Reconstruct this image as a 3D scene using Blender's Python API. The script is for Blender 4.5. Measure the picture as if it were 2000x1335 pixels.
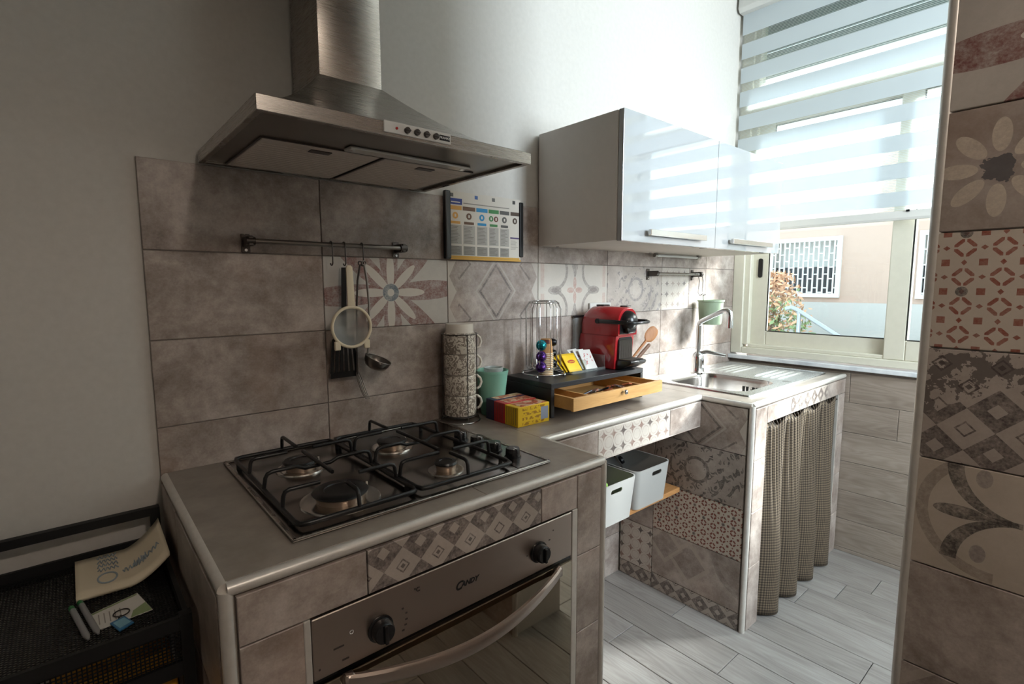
import bpy, bmesh, math, random
from mathutils import Vector, Matrix
from math import sin, cos, pi, radians, sqrt
random.seed(7)
for o in list(bpy.data.objects): bpy.data.objects.remove(o)
SC = bpy.context.scene
COL = SC.collection

# ------------------------------------------------------------------ camera
cam_d = bpy.data.cameras.new('camera'); cam = bpy.data.objects.new('camera', cam_d); COL.objects.link(cam)
YAW, PIT, ROL, FPX = 0.7082, -0.1111, -0.0024, 1008.35
fw = Vector((sin(YAW)*cos(PIT), cos(YAW)*cos(PIT), sin(PIT)))
ri = Vector((cos(YAW), -sin(YAW), 0)); up = ri.cross(fw)
r2 = ri*cos(ROL)+up*sin(ROL); u2 = -ri*sin(ROL)+up*cos(ROL)
cam.matrix_world = Matrix(((r2.x,u2.x,-fw.x,-0.12696),(r2.y,u2.y,-fw.y,-1.39952),(r2.z,u2.z,-fw.z,1.31924),(0,0,0,1)))
cam_d.sensor_width = 36; cam_d.lens = FPX*36/2000; cam_d.clip_start = .02
SC.camera = cam

# ------------------------------------------------------------------ world, sun, big lights, exposure
SC.view_settings.view_transform = 'Standard'
SC.view_settings.look = 'None'
SC.view_settings.gamma = 1
SC.view_settings.use_curve_mapping = False
SC.view_settings.exposure = 0.6
SKY_STRENGTH, SUN_ENERGY, REAR_WATT, LAMP_WATT = 2.4, 20.0, 73.0, 12.3
w = bpy.data.worlds.new('sky'); SC.world = w; w.use_nodes = True
bg = w.node_tree.nodes['Background']; bg.inputs[0].default_value = (.78,.89,1,1); bg.inputs[1].default_value = SKY_STRENGTH
sd = bpy.data.lights.new('sun','SUN'); sd.energy = SUN_ENERGY; sd.angle = radians(20); sd.color = (1,.955,.97)
sun = bpy.data.objects.new('sun', sd); COL.objects.link(sun)
sun.rotation_euler = Vector((-.70,.46,-.54)).to_track_quat('-Z','Y').to_euler()
def area(name, loc, direc, sx, sy, watt, color):
    d = bpy.data.lights.new(name,'AREA'); d.shape='RECTANGLE'; d.size=sx; d.size_y=sy; d.energy=watt; d.color=color
    o = bpy.data.objects.new(name,d); COL.objects.link(o); o.location=loc
    o.rotation_euler = Vector(direc).to_track_quat('-Z','Y').to_euler(); return o
# the window is marked as a portal so the sky is sampled through it
area('window_portal', (2.80,-.75,1.86), (-1,0,0), 1.8, 1.48, 1.0, (1,1,1)).data.cycles.is_portal = True
# added lamp outside the unseen rear window, brightening the right-hand wall and floor
area('added_rear_light', (1.68,-2.80,1.95), (0,1,0), .62, 1.2, REAR_WATT, (.86,.885,1))
cy = SC.cycles
cy.max_bounces = 10; cy.diffuse_bounces = 5; cy.glossy_bounces = 5; cy.transparent_max_bounces = 24; cy.transmission_bounces = 6
cy.sample_clamp_indirect = 6; cy.caustics_reflective = False; cy.caustics_refractive = False
cy.use_denoising = True

# ------------------------------------------------------------------ node expressions
def lin(h):
    h = h.lstrip('#'); c = [int(h[i:i+2],16)/255 for i in (0,2,4)]
    return tuple((x/12.92 if x <= .04045 else ((x+.055)/1.055)**2.4) for x in c)+(1,)
class G:
    """one material's node tree, with small helpers that return sockets"""
    def __init__(s, name):
        s.m = bpy.data.materials.new(name); s.m.use_nodes = True; s.t = s.m.node_tree
        s.b = s.t.nodes['Principled BSDF']; s.o = s.t.nodes['Material Output']
    def n(s, kind, **kw):
        x = s.t.nodes.new(kind)
        for k,v in kw.items(): setattr(x,k,v)
        return x
    def put(s, sock, v):
        if isinstance(v, V): s.t.links.new(v.s, sock)
        elif isinstance(v, bpy.types.NodeSocket): s.t.links.new(v, sock)
        else: sock.default_value = v
    def math(s, op, a, b=0, c=0):
        x = s.n('ShaderNodeMath', operation=op)
        for i,v in enumerate((a,b,c)): s.put(x.inputs[i], v)
        return V(s, x.outputs[0])
    def xyz(s, kind='Object', off=True):
        tc = s.n('ShaderNodeTexCoord'); return tc.outputs[kind]
    def uv(s):
        sp = s.n('ShaderNodeSeparateXYZ'); s.t.links.new(s.xyz(), sp.inputs[0])
        return V(s,sp.outputs[0]), V(s,sp.outputs[1]), V(s,sp.outputs[2])
    def rnd(s): return V(s, s.n('ShaderNodeObjectInfo').outputs['Random'])
    def seeded(s, scale=(1,1,1), amt=9.0):
        """object coordinates, shifted by the object's own random number"""
        a = s.n('ShaderNodeVectorMath', operation='MULTIPLY'); s.t.links.new(s.xyz(), a.inputs[0]); a.inputs[1].default_value = scale
        b = s.n('ShaderNodeCombineXYZ'); q = s.rnd()*amt
        for i in range(3): s.put(b.inputs[i], q*(1+i*.7))
        c = s.n('ShaderNodeVectorMath', operation='ADD'); s.t.links.new(a.outputs[0], c.inputs[0]); s.t.links.new(b.outputs[0], c.inputs[1])
        return c.outputs[0]
    def noise(s, vec, scale, detail=4, rough=.55, dist=0):
        x = s.n('ShaderNodeTexNoise'); s.put(x.inputs['Vector'], vec); x.inputs['Scale'].default_value = scale
        x.inputs['Detail'].default_value = detail; x.inputs['Roughness'].default_value = rough; x.inputs['Distortion'].default_value = dist
        return V(s, x.outputs[0])
    def ramp(s, f, stops):
        x = s.n('ShaderNodeValToRGB'); s.put(x.inputs[0], f); e = x.color_ramp.elements
        while len(e) < len(stops): e.new(.5)
        for k,(p,c) in zip(e,stops): k.position = p; k.color = lin(c) if isinstance(c,str) else c
        return x.outputs[0]
    def mix(s, f, a, b, mode='MIX'):
        x = s.n('ShaderNodeMix', data_type='RGBA', blend_type=mode)
        s.put(x.inputs[0], f)
        for i,v in ((6,a),(7,b)): s.put(x.inputs[i], lin(v) if isinstance(v,str) else v)
        return x.outputs[2]
    def bump(s, h, strength=.2, dist=.002):
        x = s.n('ShaderNodeBump'); s.put(x.inputs['Height'], h); x.inputs['Strength'].default_value = strength; x.inputs['Distance'].default_value = dist
        s.t.links.new(x.outputs[0], s.b.inputs['Normal'])
    def done(s, color=None, rough=None, metal=None, **kw):
        if color is not None: s.put(s.b.inputs['Base Color'], lin(color) if isinstance(color,str) else color)
        if rough is not None: s.put(s.b.inputs['Roughness'], rough)
        if metal is not None: s.put(s.b.inputs['Metallic'], metal)
        for k,v in kw.items(): s.put(s.b.inputs[k.replace('_',' ')], v)
        return s.m
class V:
    def __init__(s,g,sock): s.g, s.s = g, sock
    def __add__(s,o): return s.g.math('ADD',s,o)
    __radd__ = __add__
    def __sub__(s,o): return s.g.math('SUBTRACT',s,o)
    def __rsub__(s,o): return s.g.math('SUBTRACT',o,s)
    def __mul__(s,o): return s.g.math('MULTIPLY',s,o)
    __rmul__ = __mul__
    def __truediv__(s,o): return s.g.math('DIVIDE',s,o)
    def __lt__(s,o): return s.g.math('LESS_THAN',s,o)
    def __gt__(s,o): return s.g.math('GREATER_THAN',s,o)
    def __and__(s,o): return s.g.math('MULTIPLY',s,o)
    def __or__(s,o): return s.g.math('MAXIMUM',s,o)
    def abs(s): return s.g.math('ABSOLUTE',s)
    def sqrt(s): return s.g.math('SQRT',s)
    def pow(s,e): return s.g.math('POWER',s,e)
    def inv(s): return s.g.math('SUBTRACT',1,s)
    def mod(s,m): return s.g.math('FLOORED_MODULO',s,m)
    def floor(s): return s.g.math('FLOOR',s)
    def cell(s,p): return s.mod(p)-p/2          # centred in a cell of width p
    def near(s,c,h): return (s-c).abs() < h
def hyp(a,b): return (a*a+b*b).sqrt()
def ell(u,v,cu,cv,a,b): return hyp((u-cu)/a,(v-cv)/b) < 1

MAT = {}
def plain(name, color, rough=.5, metal=0, **kw):
    g = G(name); MAT[name] = g.done(color, rough, metal, **kw); return MAT[name]

# -- stone: the base of every tile
def stone(g, stops=(('6f6159',.33),('978a82',.47),('b3a79f',.58),('cfc6bf',.72)), fine=1.0):
    vec = g.seeded()
    a = g.noise(vec, 7, 5, .6, .4); b = g.noise(vec, 42, 4, .65); c = g.noise(vec, 210, 2, .7)
    f = a*.62+b*.25*fine+c*.13*fine
    col = g.ramp(f, [(p,h) for h,p in stops])
    d = g.noise(vec, 4.2, 2, .5)
    col = g.mix((d-.56)*3.2*.35, col, 'a9826a')          # faint rusty clouds
    return vec, a, b, c, col
def tile_mat(name, pattern=None, stops=None, rough=.42):
    g = G(name)
    vec,a,b,c,col = stone(g, stops) if stops else stone(g)
    if pattern: col = pattern(g, vec, a, b, c, col)
    g.bump(b*.5+c*.5, .12, .001)
    MAT[name] = g.done(col, g.math('ADD', rough, (b-.5)*.3)); MAT[name]; return MAT[name]
def worn(g, mask, a, b, c, lo=.28, hi=.62):
    """break a printed shape up: the print is worn where the noise is high"""
    x = g.n('ShaderNodeMapRange'); g.put(x.inputs[0], b*.55+c*.45); x.inputs[1].default_value = lo+.1; x.inputs[2].default_value = hi+.06
    x.inputs[3].default_value = 1; x.inputs[4].default_value = .25
    return mask*V(g,x.outputs[0])

def p_flower(red='7d4f49', white='c4c1bb', petal='cfc9bf', ring='5b6a76', r0=.062, s=1.0):
    def f(g, vec,a,b,c,col):
        u,v,_ = g.uv(); u=u/s; v=v/s
        r = hyp(u,v); an = g.math('ARCTAN2', v, u)
        k = pi/4
        al = (an+k/2).mod(k)-k/2
        x = r*g.math('COSINE',al); y = r*g.math('SINE',al)
        col = g.mix(.72, col, white)
        al2 = (an+k/2-.05).mod(k)-k/2; x2 = r*g.math('COSINE',al2); y2 = r*g.math('SINE',al2)
        redm = (hyp((x2-.125)/.125, y2/.03) < 1)
        col = g.mix(worn(g,redm,a,b,c)*.95, col, red)
        pet = hyp((x-r0)/.052, y/.0125) < 1
        col = g.mix(pet*.9, col, petal)
        col = g.mix((r<.027)*.95, col, petal)
        col = g.mix(worn(g,r.near(.0185,.0075),a,b,c), col, ring)
        return col
    return f
def p_diamond(dark='5d5350', edge='c3bcb3', sx=.073, sy=.093, mid='9a8f87', second=True):
    def f(g, vec,a,b,c,col):
        u,v,_ = g.uv(); au,av = u.abs(), v.abs()
        zig = ((v+.05).mod(.1)-.05).abs()
        col = g.mix((au > (.166+zig*.55))*.75, col, edge)
        d = au/sx+av/sy
        col = g.mix(worn(g,(d-1.18).abs()<.06,a,b,c)*.5, col, edge)
        col = g.mix(worn(g,(d-.95).abs()<.065,a,b,c), col, dark)
        if second:
            d2 = (au-.155).abs()/sx+(av-.09).abs()/sy*1.2
            col = g.mix(worn(g,((d2-.62).abs()<.06)&(au<.16)&(av<.1),a,b,c)*.8, col, dark)
        return col
    return f
def p_leaf(line='867d78', red='b08b80', bgc='c9c2b8', s=1.0, dark='7a716d'):
    def f(g, vec,a,b,c,col):
        u,v,_ = g.uv(); au,av = u.abs()/s, v.abs()/s
        col = g.mix(.8, col, bgc)
        sc = hyp(au-.118, av-.075)
        ring = ((sc-.072).abs() < (.0055+au*.02)) & (au<.125)
        col = g.mix(worn(g,ring,a,b,c)*.9, col, line)
        col = g.mix(worn(g,ell(au,av,.112,0,.036,.017),a,b,c)*.85, col, line)
        col = g.mix(worn(g,ell(au,av,.112,0,.024,.008),a,b,c)*.8, col, dark)
        col = g.mix(worn(g,ell(au,av,.0,.085,.010,.034)|ell(au,av,.012,.1,.006,.02),a,b,c)*.85, col, line)
        out = (au-.178).abs() < .009
        col = g.mix(worn(g,out&(av>.012),a,b,c)*.55, col, red)
        cross = ell(au,av,.024,0,.02,.011)|ell(au,av,0,.028,.009,.024)
        col = g.mix(worn(g,cross,a,b,c)*.9, col, red)
        return col
    return f
def p_ornate(ink='5c5a60', bgc='b9b0a8', k=.9, th=.5):
    def f(g, vec,a,b,c,col):
        u,v,_ = g.uv(); au,av = u.abs(), v.abs()
        col = g.mix(.45, col, bgc)
        r = hyp(u,v*1.05); an = g.math('ARCTAN2', v, u)
        wob = g.math('SINE', an*8)*.02+g.math('SINE', r*210)*.008
        scroll = g.math('SINE', (u+wob)*95)*g.math('SINE', (v+wob*1.3)*95)
        m = (scroll > .28)&(r>.03)
        n2 = g.noise(vec, 16, 3, .6, .8)
        m = m*(n2>th)|((r-.05).abs()<.006)|((r-.115).abs()<.005)*(n2>.52)
        return g.mix(worn(g,m,a,b,c)*k, col, ink)
    return f
def p_stars(ink='7c5a4f', bgc='c8c0b6', p=.05, big=.024, dark='55504e'):
    def f(g, vec,a,b,c,col):
        u,v,_ = g.uv()
        col = g.mix(.75, col, bgc)
        cu,cv = u.cell(p).abs(), v.cell(p).abs()
        m = ((cu/big).sqrt()+(cv/big).sqrt()) < 1
        m2 = hyp((u+p/2).cell(p),(v+p/2).cell(p)) .near(.018,.0016)
        h = g.math('FRACT', g.math('SINE', (u/p).floor()*12.98+(v/p).floor()*78.2)*437.5)
        col = g.mix(worn(g,m2,a,b,c)*.35, col, ink)
        col = g.mix(worn(g,m,a,b,c), col, ink)
        return g.mix(worn(g,m,a,b,c)*(h>.7), col, dark)
    return f
def p_terra(ink='8c4a38', bgc='c9beb0', p=.05, dark='4d4846', wear=.55, bt=.085):
    def f(g, vec,a,b,c,col):
        u,v,_ = g.uv()
        col = g.mix(.8, col, bgc)
        cu,cv = u.cell(p).abs()/p, v.cell(p).abs()/p          # 0 centre .. .5 edge
        sq = (g.math('MAXIMUM',cu,cv) < .115)
        spot = hyp(cu-.5, cv)
        bar = ((cu+cv-.68).abs() < bt)&(cu<.47)&(cv<.47)&(cu>.2)&(cv>.2)
        tri = (((cu-.5).abs()*1.2+cv) < .10)|((cu+(cv-.5).abs()*1.2) < .10)
        h = g.math('FRACT', g.math('SINE', ((u+p/2)/p).floor()*12.98+(v/p).floor()*78.2)*437.5)
        shp = (sq|bar|tri)
        col = g.mix(worn(g,shp,a,b,c)*(1-wear)+shp*wear, col, ink)
        col = g.mix(worn(g,(spot<.17),a,b,c)*(h>.74), col, dark)
        return col
    return f
def p_harle(ink='5b5150', bgc='aea49b', p=.085, flip=1, fade=False):
    def f(g, vec,a,b,c,col):
        u,v,_ = g.uv()
        col = g.mix(.6, col, bgc)
        x = (u*flip+v*1.05)*.7071; y = (u*flip-v*1.05)*.7071
        i,j = (x/p).floor(), (y/p).floor()
        chk = (i+j).mod(2) < .5
        cu,cv = x.cell(p).abs()/p, y.cell(p).abs()/p
        mx = g.math('MAXIMUM',cu,cv)
        n2 = g.noise(vec, 5, 2, .5)
        if fade:
            keep = ((v-u*.55) < .015)*1.0; blot = (g.noise(vec, 30, 4, .7)>.52)*keep.inv()
            col = g.mix(blot*.75, col, ink); chk = chk&keep
        col = g.mix(worn(g,chk&(mx>.17),a,b,c)*.95, col, ink)
        col = g.mix(worn(g,(chk.inv())&((mx-.17).abs()<.025),a,b,c)*(n2>.42), col, ink)
        return g.mix((chk.inv()&(mx<.07))*(n2>.5)*.8, col, ink)
    return f
def p_frames(light='b3a79c', dark='6d625c'):
    def f(g, vec,a,b,c,col):
        u,v,_ = g.uv()
        for cu,cv,s in ((-.02,.01,.085),(-.13,.05,.075)):
            d = (u-cu).abs()+(v-cv).abs()
            col = g.mix(worn(g,(d-s).abs()<.011,a,b,c)*.8, col, light)
            col = g.mix(worn(g,(d<s-.011),a,b,c)*.35, col, dark)
        r = hyp(u-.23,v-.1)
        return g.mix(worn(g,(r-.14).abs()<.012,a,b,c)*.5, col, dark)
    return f
def p_daisy():
    def f(g, vec,a,b,c,col):
        u,v,_ = g.uv(); r = hyp(u,v); an = g.math('ARCTAN2', v, u); k = pi/4
        al = (an+k/2).mod(k)-k/2; x = r*g.math('COSINE',al); y = r*g.math('SINE',al)
        col = g.mix(.45, col, '8a7d74')
        col = g.mix(worn(g,hyp((x-.053)/.027, y/.0125) < 1,a,b,c)*.9, col, 'c9bdac')
        n2 = g.noise(vec, 40, 3, .7)
        return g.mix(((r+(n2-.5)*.05)<.020)*.8, col, '45454a')
    return f
def p_fleur(dark='3b3532', mid='7f7268', bgc='bfb3a4'):
    def f(g, vec,a,b,c,col):
        u,v,_ = g.uv(); au,av = u.abs(), v.abs()
        col = g.mix(.7, col, bgc)
        out = (hyp(au-.06,av)-.105).abs() < .009
        col = g.mix(worn(g,out&(au>.06),a,b,c)*.7, col, mid)
        col = g.mix(worn(g,hyp(au-.118, av-.05)<.0,a,b,c), col, mid)
        q = hyp(au-.035,av-.088)
        curl = ((q-.086).abs() < (.0015+(au-.03)*.11))&(au>.035)&(av<.088)
        col = g.mix(worn(g,curl,a,b,c)*.95, col, dark)
        col = g.mix(worn(g,ell(au,av,.112,0,.037,.0115)|((av<(.004+.02*(.08-au)))&(au<.085)&(au>.03)),a,b,c)*.95, col, dark)
        col = g.mix(worn(g,ell(au,av,.083,.068,.011,.016),a,b,c)*.7, col, '6d6568')
        return col
    return f
tile_mat('stone_tile')
tile_mat('flower_tile', p_flower())
tile_mat('diamond_tile', p_diamond())
tile_mat('leaf_scroll_tile', p_leaf())
tile_mat('ornate_tile', p_ornate('6e6a70','c4bcb3',.7))
tile_mat('ornate_dark_tile', p_ornate('3d3836','a0958c',.95,.45))
tile_mat('star_tile', p_stars())
tile_mat('pale_star_tile', p_stars(ink='96857c', dark='7a726f'))
tile_mat('terracotta_tile', p_terra())
tile_mat('terracotta_small_tile', p_terra(p=.040, ink='783a2b', wear=.8, bt=.12))
tile_mat('harlequin_tile', p_harle(p=.056, ink='453b38', fade=True))
tile_mat('harlequin_small_tile', p_harle(p=.053, ink='4f4543', bgc='b3a99f'))
tile_mat('frames_tile', p_frames())
tile_mat('big_diamond_tile', p_diamond(dark='4f4744', sx=.095, sy=.088))
tile_mat('big_leaf_tile', p_fleur())
tile_mat('dark_daisy_tile', p_daisy())
tile_mat('red_petal_tile', p_flower(red='74443f', white='b7b2aa'))

# -- wood-look planks
def plank_mat(name, stops, rough=.38, scale=(1.6,14,14)):
    g = G(name); vec = g.seeded(scale)
    a = g.noise(vec, .9, 4, .55, .8); b = g.noise(vec, 5, 4, .65, .3); c = g.noise(vec, 1.6, 1, .4, .2)
    rings = g.math('SINE', c*58)*.5+.5
    f = a*.5+b*.28+rings*.10+.06+(g.rnd()-.5)*.13
    col = g.ramp(f, [(p,h) for h,p in stops])
    g.bump(b*.7+rings*.3, .10, .001)
    MAT[name] = g.done(col, rough)
plank_mat('floor_plank', (('7b7672',.25),('918c88',.45),('9f9b97',.6),('aeaba8',.78)))
plank_mat('wall_plank', (('776a60',.25),('918479',.45),('a09388',.6),('b0a49a',.78)), .5)
plank_mat('bamboo', (('b98a52',.2),('cc9d63',.5),('d9b07a',.8)), .45, (2.5,30,30))
plank_mat('spoon_wood', (('8a5a35',.2),('a06d43',.5),('b58155',.8)), .55, (20,20,4))
plank_mat('dark_wood', (('4f3423',.2),('5f402c',.5),('704e37',.8)), .55, (20,20,4))
plank_mat('shelf_wood', (('9a6a3e',.2),('b27f4e',.5),('c4935f',.8)), .5, (2.5,20,20))

# -- other surfaces
def noisy(name, lo, hi, scale, rough=.6, metal=0, bump=.05, detail=4, stretch=(1,1,1), **kw):
    g = G(name); vec = g.seeded(stretch); a = g.noise(vec, scale, detail, .6)
    g.bump(a, bump, .002); MAT[name] = g.done(g.ramp(a, [(.3,lo),(.7,hi)]), rough, metal, **kw)
noisy('plaster','cbc7c1','d1cdc7',60,.85,bump=.06)
noisy('ceiling_paint','d8d6d0','dedcd6',40,.9)
noisy('grout','6d655f','7a716a',120,.9)
noisy('masonry','857b72','8f857c',60,.9)
noisy('worktop','7d746b','978d83',16,.3,bump=.04,detail=6)
noisy('marble','b9bec4','e4e6e8',9,.25,detail=8)
noisy('aluminium_trim','ccc7c0','d6d1ca',50,.38,.35)
noisy('cream_frame','c9c5b6','cecabb',30,.45)
g = G('brushed_steel'); vec = g.seeded((3,3,220)); a = g.noise(vec, 6, 3, .6)
MAT['brushed_steel'] = g.done('aaa49d', g.math('MULTIPLY_ADD', a, .008, .27), 1.0)
g = G('hob_steel'); a = g.noise(g.seeded((3,160,3)), 6, 3, .6)
MAT['hob_steel'] = g.done('8d8884', g.math('MULTIPLY_ADD', a, .14, .16), 1.0)
g = G('sink_steel'); a = g.noise(g.seeded((1,1,1)), 400, 2, .6)
MAT['sink_steel'] = g.done('d2d2d1', g.math('MULTIPLY_ADD', a, .12, .22), 1.0)
plain('bowl_steel','b3afab',.2,1)
g = G('oven_steel'); a = g.noise(g.seeded((1.5,200,200)), 6, 3, .6)
MAT['oven_steel'] = g.done('b8aaa0', g.math('MULTIPLY_ADD', a, .12, .30), 1.0)
plain('chrome','d6d8da',.06,1)
plain('dull_steel','8f8a85',.28,1)
plain('dark_steel','5a5552',.35,1)
plain('oven_glass','a39786',.03,1)
plain('oven_dark','0b0a0a',.12)
plain('burner_alloy','a38f7e',.4,.8)
noisy('black_enamel','0c0c0d','141415',200,.35)
noisy('black_metal','09090a','0c0c0d',300,.55)
plain('black_plastic','0e0e10',.28)
plain('knob_chrome_black','1a1a1c',.15)
plain('matt_black_board','1d1d20',.42)
plain('white_plastic','c6c5c1',.4)
plain('white_print','e6e6e6',.5)
plain('ink','141212',.5)
plain('dim_ink','4a423d',.5)
plain('gloss_white','a6a8aa',.05, Coat_Weight=1.0, Coat_Roughness=.02, Coat_IOR=1.9)
noisy('cabinet_side','d9d3cd','ddd7d1',30,.5)
noisy('cabinet_under','cfc8be','d4cdc3',30,.5)
plain('filter_metal','cfc4ba',.55,.15)
plain('lamp_glass','c9c6c0',.15,.2)
plain('red_led','a01b18',.3)
plain('badge_black','14151c',.25)
plain('mint_plastic','7fb3a0',.4)
plain('sage_plastic','8f9f86',.35)
plain('red_gloss','a31f25',.16, Coat_Weight=.6, Coat_Roughness=.05)
plain('capsule_teal','1d8a97',.22,.75)
plain('capsule_purple','53307c',.22,.75)
plain('capsule_black','1b1a1c',.25,.6)
plain('paper_cream','ddd0b6',.7)
noisy('kraft','a5784a','b58957',80,.7)
plain('label_maroon','5e2018',.6)
plain('paper_white','d9d6cf',.7)
plain('pot_dark','17181a',.25,.3)
plain('green_veg','6d9a2a',.6)
plain('orange_pack','c98b1c',.5)
plain('lime_pack','8c9a1e',.5)
plain('pen_grey','8d8d8d',.3)
plain('pen_green','1d7a3a',.35)
plain('tag_blue','2f6f9c',.35)
plain('tag_paper','7fb2c4',.5)
plain('white_ceramic','dcd6cb',.2)
plain('stucco_peach','bba497',.9)
plain('plinth_white','b9b8b6',.9)
plain('bar_white','d8d8d6',.5)
plain('dark_window','4c4f55',.3)
plain('shutter_white','dfe3e2',.6)
plain('courtyard_paving','d8d3ca',.9)
plain('handrail_steel','9aa0a6',.35,.8)
plain('leaf_green','7f9566',.6)
plain('leaf_orange','cba07f',.6)
plain('bark','5d4a3a',.8)
plain('shutter_grey','767f83',.5)
plain('rubber_black','0a0a0a',.6)
def glassy(name, tint, refl=.08, gray=.0, rough=.0):
    g = G(name); tr = g.n('ShaderNodeBsdfTransparent'); tr.inputs[0].default_value = lin(tint)
    gl = g.n('ShaderNodeBsdfGlossy'); gl.inputs['Roughness'].default_value = rough
    lw = g.n('ShaderNodeLayerWeight'); sch = V(g,lw.outputs['Facing']).pow(5)*.9+.03      # thin-pane reflection
    m = g.n('ShaderNodeMixShader'); g.put(m.inputs[0], sch); g.t.links.new(tr.outputs[0], m.inputs[1]); g.t.links.new(gl.outputs[0], m.inputs[2])
    out = m.outputs[0]
    if gray:
        d = g.n('ShaderNodeBsdfDiffuse'); d.inputs[0].default_value = lin('dfe3e3')
        m2 = g.n('ShaderNodeMixShader'); m2.inputs[0].default_value = gray; g.t.links.new(out, m2.inputs[1]); g.t.links.new(d.outputs[0], m2.inputs[2]); out = m2.outputs[0]
    g.t.links.new(out, g.o.inputs[0]); MAT[name] = g.m
glassy('window_glass','f4faf8')
glassy('acrylic','eef2f2',gray=.06)
glassy('strainer_mesh','d6d0c8',gray=.30)
glassy('clear_plastic','e8ecec',gray=.35)
glassy('tank_plastic','e9eded',gray=.25)
# zebra blind: opaque cloth lets some light through, sheer bands are fine threads with gaps
g = G('blind_cloth'); d = g.n('ShaderNodeBsdfDiffuse'); d.inputs[0].default_value = lin('d3dadd')
t = g.n('ShaderNodeBsdfTranslucent'); t.inputs[0].default_value = lin('cdd6dc')
m = g.n('ShaderNodeMixShader'); m.inputs[0].default_value = .33
g.t.links.new(d.outputs[0], m.inputs[1]); g.t.links.new(t.outputs[0], m.inputs[2]); g.t.links.new(m.outputs[0], g.o.inputs[0]); MAT['blind_cloth'] = g.m
g = G('blind_sheer'); u,v,z = g.uv(); th = (z.cell(.0068)).abs() < .0011
d = g.n('ShaderNodeBsdfTranslucent'); d.inputs[0].default_value = lin('e6ecee'); tr = g.n('ShaderNodeBsdfTransparent')
m = g.n('ShaderNodeMixShader'); g.put(m.inputs[0], th*.6+.10); g.t.links.new(tr.outputs[0], m.inputs[1]); g.t.links.new(d.outputs[0], m.inputs[2])
g.t.links.new(m.outputs[0], g.o.inputs[0]); MAT['blind_sheer'] = g.m
# curtain: small brown and cream check
g = G('check_cloth'); tc = g.n('ShaderNodeUVMap'); sp = g.n('ShaderNodeSeparateXYZ'); g.t.links.new(tc.outputs[0], sp.inputs[0])
u,v = V(g,sp.outputs[0]), V(g,sp.outputs[1]); P = .011
chk = (u.mod(P) < P*.5)*1.0; chk2 = (v.mod(P) < P*.5)*1.0
f = chk*.5+chk2*.5; n = g.noise(g.xyz(), 90, 3)
MAT['check_cloth'] = g.done(g.ramp(f+(n-.5)*.2, [(.1,'756754'),(.5,'54473a'),(.9,'30271e')]), .85); g.bump(f,.2,.001)
# mug print: brown scrolls on ivory
g = G('mug_print'); vec = g.seeded(); x = g.noise(vec, 34, 2, .5, 1.8); m = g.math('SINE', x*30)
MAT['mug_print'] = g.done(g.mix((m>.05)*.85, 'd9d2c5', '75675a'), .3)
# tea cartons
def carton(name, base, ink, lab):
    g = G(name); u,v,z = g.uv(); n = g.noise(g.xyz(), 90, 2, .5, .5)
    row = (z.cell(.015).abs() < .0045)&(u.abs()<.048)
    col = g.mix((row&(n>.5))*.8, base, ink)
    col = g.mix(((u-.045).abs()<.016)&(z.abs()<.02), col, lab)
    MAT[name] = g.done(col, .4)
carton('carton_yellow','d9b21f','8a5a1a','8f97a8'); carton('carton_red','b02226','d9a0a0','c9b0b0'); carton('carton_blue','1e2142','8890b0','7d86a8')
# carton tops: a band of pictures
g = G('carton_top'); n = g.noise(g.seeded(), 30, 3, .6, 1); MAT['carton_top'] = g.done(g.ramp(n, [(.3,'3a2a22'),(.45,'b8542c'),(.55,'d8b9a0'),(.7,'b9a06a')]), .4)
g = G('sachet_yellow'); u,v,z = g.uv(); col = g.mix((v.abs()>.031)*.6, 'e2b91f','b98f14'); MAT['sachet_yellow'] = g.done(col,.45)
g = G('sachet_white'); n = g.noise(g.seeded(), 70, 2, .5, 1); u,v,z = g.uv(); MAT['sachet_white'] = g.done(g.mix(((n>.56)&(u.abs()<.02)&(v.abs()<.025))*.8,'d8d5d0','b5393a'),.5)
g = G('sachet_mixed'); n = g.noise(g.seeded(), 45, 2, .5, .5); MAT['sachet_mixed'] = g.done(g.ramp(n,[(.35,'26211f'),(.5,'54473f'),(.6,'a5553c'),(.7,'bdb6ae')]),.35)

plain('sachet_brown','a65a36',.4)
plain('basket_white','abaaa7',.4)
plain('handle_steel','d9d5cf',.22,1)
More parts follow.
